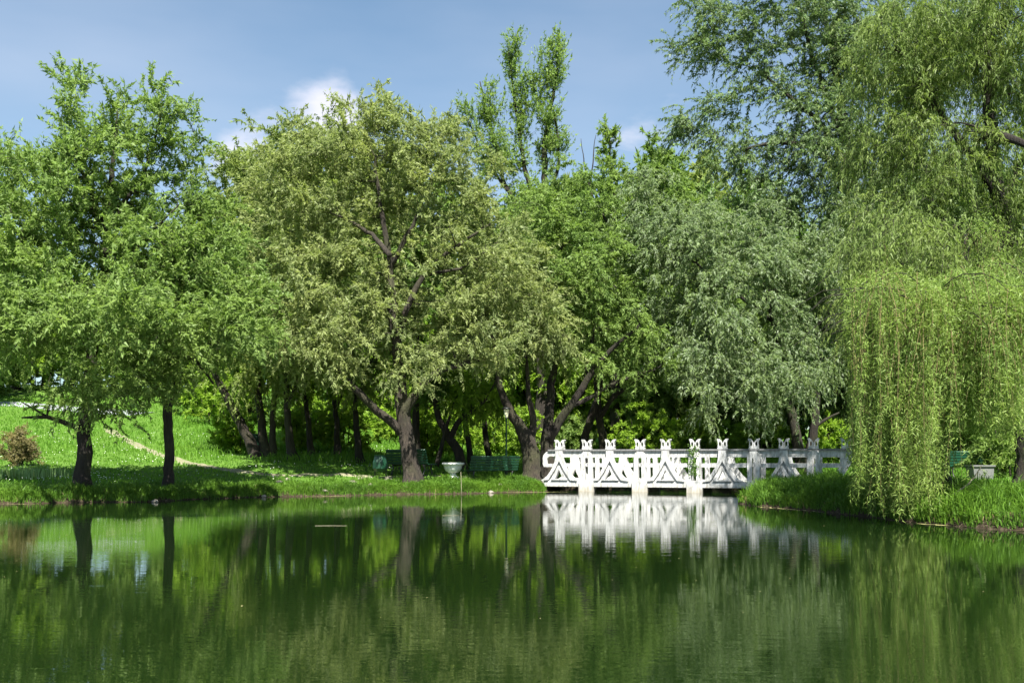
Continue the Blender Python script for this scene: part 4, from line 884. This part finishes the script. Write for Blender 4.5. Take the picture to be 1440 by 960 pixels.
for side in (0, 1):
    y0 = 0 if side == 0 else DW; fl = 0 if side == 0 else math.pi
    for u in Au: child('flared_panel', ms_panel, br, u, y0, 0, fl)
    for k, u in enumerate(Nu):
        if k < 5: child('arch_pillar', ms_pil, br, u, y0, 0, fl); child('knob', ms_knob, br, u, y0, 0, fl)
    if side == 0:
        for u in Au + Nu: child('finial', ms_fin, br, u, .06, ZR + .056)
    # rails between posts, each bay its own piece
    st = sorted([(u, .14) for u in Au] + [(u, .20) for u in Nu]); prev = Au[0] - .0
    xs_ = [st[0]] + st[1:]
    sgn = 1 if side == 0 else -1
    for (ua, wa), (ub, wb) in zip(xs_[:-1], xs_[1:]):
        a_ = Acc(); box(a_, ua + wa - .03, ub - wb + .03, *sorted((y0 + sgn * .015, y0 + sgn * .125)), ZR - .235, ZR - .003); a_.obj('top_rail', wp, br)
        a_ = Acc(); box(a_, ua + wa * .8, ub - wb + .03, *sorted((y0 + sgn * .03, y0 + sgn * .11)), .90, 1.04); a_.obj('lower_rail', wp, br)
    a_ = Acc(); box(a_, Au[0] - .45, rail_end + .08, *sorted((y0 - sgn * .06, y0 + sgn * .17)), ZR + .001, ZR + .055, bev=.012); a_.obj('handrail_cap', cp, br)
    # curled end bracket
    e0 = Au[0]
    outerb = [(e0 - .13, ZR - .002), (e0 - .40, ZR - .002)] + arcp(e0 - .40, 1.22, .27, math.pi / 2, math.pi, 7)[1:] + [(e0 - .67, 1.02), (e0 - .62, .90), (e0 - .13, .90)]
    holb = [(e0 - .20, 1.02), (e0 - .50, 1.02), (e0 - .50, 1.18)] + arcp(e0 - .38, 1.18, .12, math.pi, math.pi / 2, 5)[1:] + [(e0 - .20, 1.30)]
    a_ = Acc(); prism(a_, outerb, [holb], *sorted((y0 + sgn * .01, y0 + sgn * .13))); a_.obj('end_bracket', wp, br)
    e1 = Nu[-1]
    a_ = Acc(); prism(a_, [(e1 - .20, ZR - .002), (e1 + .22, ZR - .002), (e1 + .18, 1.1), (e1 + .02, .80), (e1 - .12, .55), (e1 - .25, .50), (e1 - .30, .82), (e1 - .22, .92)], [], *sorted((y0 + sgn * .01, y0 + sgn * .15))); a_.obj('end_bracket', wp, br)
    for u in Nu[:5]: child('pier', ms_pier, br, u, y0 if side == 0 else y0, 0, fl)
    # edge beam between the piers
    eds = [Au[0] - .62] + [Nu[i] for i in range(5)] + [Nu[5] + .2]
    for i in range(6):
        xa = eds[i] + (.282 if i else 0); xb = eds[i + 1] - (.282 if i < 5 else 0)
        a_ = Acc(); box(a_, xa, xb, *sorted((y0 - sgn * .035, y0 + sgn * .22)), ZS, ZT - .003); a_.obj('edge_beam', wp, br)
dk, t, b = mat('deck_concrete'); n1 = noise(t, 9, 5, geo(t)); t.links.new(ramp(t, n1, [(.3, (.34, .33, .31)), (.7, (.52, .51, .48))]), b.inputs['Base Color']); b.inputs['Roughness'].default_value = .9
a = Acc(); box(a, Au[0] - 1.3, rail_end + .9, .222, DW - .222, ZS + .02, ZT - .01); a.obj('deck', dk, br)
# climbing ivy on the pillar where sun turns to shade
iv = Acc(); rg = np.random.default_rng(9); n = 230; u = Nu[2]
pos = np.column_stack([u - .02 + rg.normal(size=n) * .10 - .05, -.07 - rg.random(n) * .05, .62 + 1.1 * rg.random(n)]); 
leaf_quads(pos, nrm(rg.normal(size=(n, 3)) * [1, .4, 1]), nrm(rg.normal(size=(n, 3)) * .5 + [0, -1, .3]), np.full(n, .06), np.full(n, .045), iv, rg.random(n))
e = thing('ivy', (*(BA + bd * u), 0), 'sparse ivy climbing the bridge pillar where sun meets shade', 'plant', rz=bang)
iv.v = [v - np.array([u, 0, 0]) for v in iv.v]; iv.obj('leaves', LM['dark'], e)
tube_a = Acc(); tube(tube_a, np.array([(-.08, -.06, .4), (-.12, -.07, .8), (-.02, -.07, 1.2), (-.06, -.08, 1.7)]), [.012, .01, .008, .004], 5); tube_a.obj('stem', bark, e)
# bank earth meets the bridge: leafy weeds beside its shaded end
rg = np.random.default_rng(10)
# ------------------------------------------------------------------ benches, bin, urn, lamp
def paint(name, c, rough=.45, dirt=.25):
    m, t, b = mat(name); n1 = noise(t, 7, 5, geo(t)); 
    t.links.new(mixc(t, ramp(t, n1, [(.45, (0, 0, 0)), (.75, (dirt,) * 3)]), c, tuple(x * .45 + .02 for x in c)), b.inputs['Base Color']); b.inputs['Roughness'].default_value = rough; return m
gp = paint('green_paint', (.006, .045, .020)); gp2 = paint('green_paint_pale', (.012, .075, .042)); ir = paint('cast_iron', (.02, .022, .02), .5)
def make_bench(loc, rz, label, m=gp, Lb=1.85):
    """back at y=0 leaning outward, seat toward +y"""
    r = thing('park_bench', loc, label, 'bench', 'green park benches by the pond', rz)
    for k in range(5):
        z = .46 + k * .098; yy = -.02 - k * .027; a_ = Acc(); box(a_, -Lb / 2, Lb / 2, -.016, .016, 0, .072, bev=.006)
        o = a_.obj('back_slat', m, r); o.location = (0, yy, z); o.rotation_euler[0] = math.radians(15)
    a_ = Acc(); tube(a_, [(-Lb / 2, -.155, .955), (0, -.155, .955), (Lb / 2, -.155, .955)], [.03] * 3, 8); a_.obj('top_roll', m, r, smooth=True)
    for k in range(6):
        a_ = Acc(); box(a_, -Lb / 2, Lb / 2, -.032, .032, 0, .03); o = a_.obj('seat_slat', m, r); o.location = (0, .04 + k * .078, .425 + (.01 if k in (0, 5) else 0))
    for s in (-1, 1):
        x = s * (Lb / 2 - .2); a_ = Acc()
        tube(a_, [(x, .42, 0), (x, .45, .12), (x, .38, .28), (x, .43, .42)], [.03, .024, .024, .03], 7); tube(a_, [(x, -.08, 0), (x, -.02, .14), (x, .06, .28), (x, -.01, .42)], [.03, .024, .024, .03], 7)
        tube(a_, [(x, -.01, .40), (x, .2, .415), (x, .44, .405)], [.022] * 3, 6); tube(a_, [(x, 0.01, .42), (x, -.03, .6), (x, -.12, .95)], [.024, .022, .018], 6)
        for cy, cz, rr in ((.12, .30, .075), (.26, .30, .075), (.19, .19, .05)):
            th = np.linspace(0, 6.283, 13); tube(a_, [(x, cy + rr * math.cos(q), cz + rr * math.sin(q)) for q in th], [.012] * 13, 5, cap=False)
        a_.obj('leg', ir, r, smooth=True)
    return r
def at(px, D, dz=0): x = (px - 720) / F * D; return (x, D, H(x, D) + dz)
b1 = make_bench(at(574, 36.6), math.radians(-36), 'green slatted bench partly hidden by the thick leaning willow trunk', Lb=1.95)
b2 = copy_tree(b1, at(694, 36.9), 'green slatted bench right of the white urn with its back turned', math.radians(36))
b2.scale = (1.12, 1, 1)
b3 = make_bench(at(1362, 34.5), math.radians(4), 'weathered green bench glimpsed behind the hanging willow strands', gp2, 1.5)
b4 = copy_tree(b3, at(1458, 34.0), 'weathered green bench cut off by the right edge of the view', math.radians(-6))
# bin
def make_bin(loc, label, rz=0):
    r = thing('litter_bin', loc, label, 'bin', 'green litter bins', rz); a_ = Acc()
    lathe(a_, [(0, .28), (.19, .28), (.265, .38), (.275, .62), (.215, .82), (.19, .82), (.18, .76), (0, .74)], 8, phase=.39); a_.obj('body', gp, r)
    a_ = Acc(); lathe(a_, [(.192, .822), (.235, .828), (.24, .85), (.20, .86), (.192, .85), (.192, .822)], 8, phase=.39); a_.obj('rim', gp, r)
    for k in range(8):
        q = .39 + math.pi / 8 + k * math.pi / 4; R_ = np.array([[math.cos(q), -math.sin(q), 0], [math.sin(q), math.cos(q), 0], [0, 0, 1]])
        a_ = Acc(); box(a_, .245, .262, -.07, .07, .40, .62, R=R_); a_.obj('slat', gp, r)
    for s in (-1, 1): a_ = Acc(); tube(a_, [(s * .20, .02, -.1), (s * .20, .02, .3), (s * .20, .02, .34)], [.018] * 3, 7); a_.obj('post', ir, r)
    return r
bn = make_bin(at(535, 35.6), 'dark green barrel shaped litter bin on two posts left of the leaning willow')
copy_tree(bn, at(359, 41.6), 'dark green bin half hidden by the cluster of stout trunks', .5)
# urn
um = painted('urn_white', (.82, .82, .80), (.68, .69, .66), (.35, .34, .30), .6)
def make_urn(loc, label, s=1.0):
    r = thing('planter_urn', loc, label, 'planter', 'concrete planters by the benches'); a_ = Acc()
    lathe(a_, [(0, .20), (.10, .20), (.20, .225), (.28, .29), (.33, .38), (.345, .46), (.36, .50), (.425, .515), (.435, .545), (.43, .585), (.40, .60), (.365, .59), (.345, .55), (0, .52)], 28); a_.obj('bowl', um, r, smooth=True)
    a_ = Acc(); lathe(a_, [(0, -.05), (.24, -.05), (.24, .05), (.15, .09), (.11, .14), (.12, .195), (0, .2)], 28); a_.obj('foot', um, r, smooth=True)
    rg_ = np.random.default_rng(55); n_ = 260; q = rg_.random(n_) * 6.283; rr = .32 * rg_.random(n_) ** .5
    a_ = Acc(); pos = np.column_stack([rr * np.cos(q), rr * np.sin(q), np.full(n_, .54)]); leaf_quads(pos, nrm(rg_.normal(size=(n_, 3)) * .6 + [0, 0, 1]), nrm(rg_.normal(size=(n_, 3))), np.full(n_, .11), np.full(n_, .03), a_, rg_.random(n_)); a_.obj('plants', LM['green'], r)
    r.scale = (s, s, s); return r
u1 = make_urn(at(637, 36.6), 'white round planter urn between the two green benches', .97)
gc = painted('planter_grey', (.13, .135, .13), (.09, .095, .09), (.16, .16, .15), .5)
pl = thing('planter_box', at(1378, 33.2), 'grey concrete planter box in front of the bench behind the willow strands', 'planter'); a = Acc(); prism(a, [(-.30, -.1), (.30, -.1), (.34, .40), (.31, .44), (-.31, .44), (-.34, .40)], [], -.28, .28); a.obj('box', gc, pl)
a = Acc(); box(a, -.37, .37, -.33, .33, .44, .49); a.obj('rim', gc, pl)
# lamp post
gm_, t, b = mat('lamp_glass'); b.inputs['Base Color'].default_value = (.78, .74, .52, 1); b.inputs['Roughness'].default_value = .3; b.inputs['Subsurface Weight'].default_value = .2
lp = thing('lamp_post', at(712, 37.7), 'slim dark green lamp post with a tapered glass lantern and flat cap', 'street lamp'); zt = ztop(571, 37.7) - at(712, 37.7)[2]
a = Acc(); lathe(a, [(0, -.2), (.07, -.2), (.07, .5), (.05, .56), (.036, .62), (.034, zt - .48), (.05, zt - .47), (.05, zt - .43), (0, zt - .43)], 12); a.obj('pole', gp, lp, smooth=True)
a = Acc(); lathe(a, [(0, zt - .428), (.06, zt - .428), (.105, zt - .12), (0, zt - .12)], 8); a.obj('lantern', gm_, lp)
a = Acc(); lathe(a, [(0, zt - .118), (.17, zt - .118), (.18, zt - .09), (.08, zt - .03), (.02, zt), (0, zt)], 16); a.obj('cap', ir, lp, smooth=True)
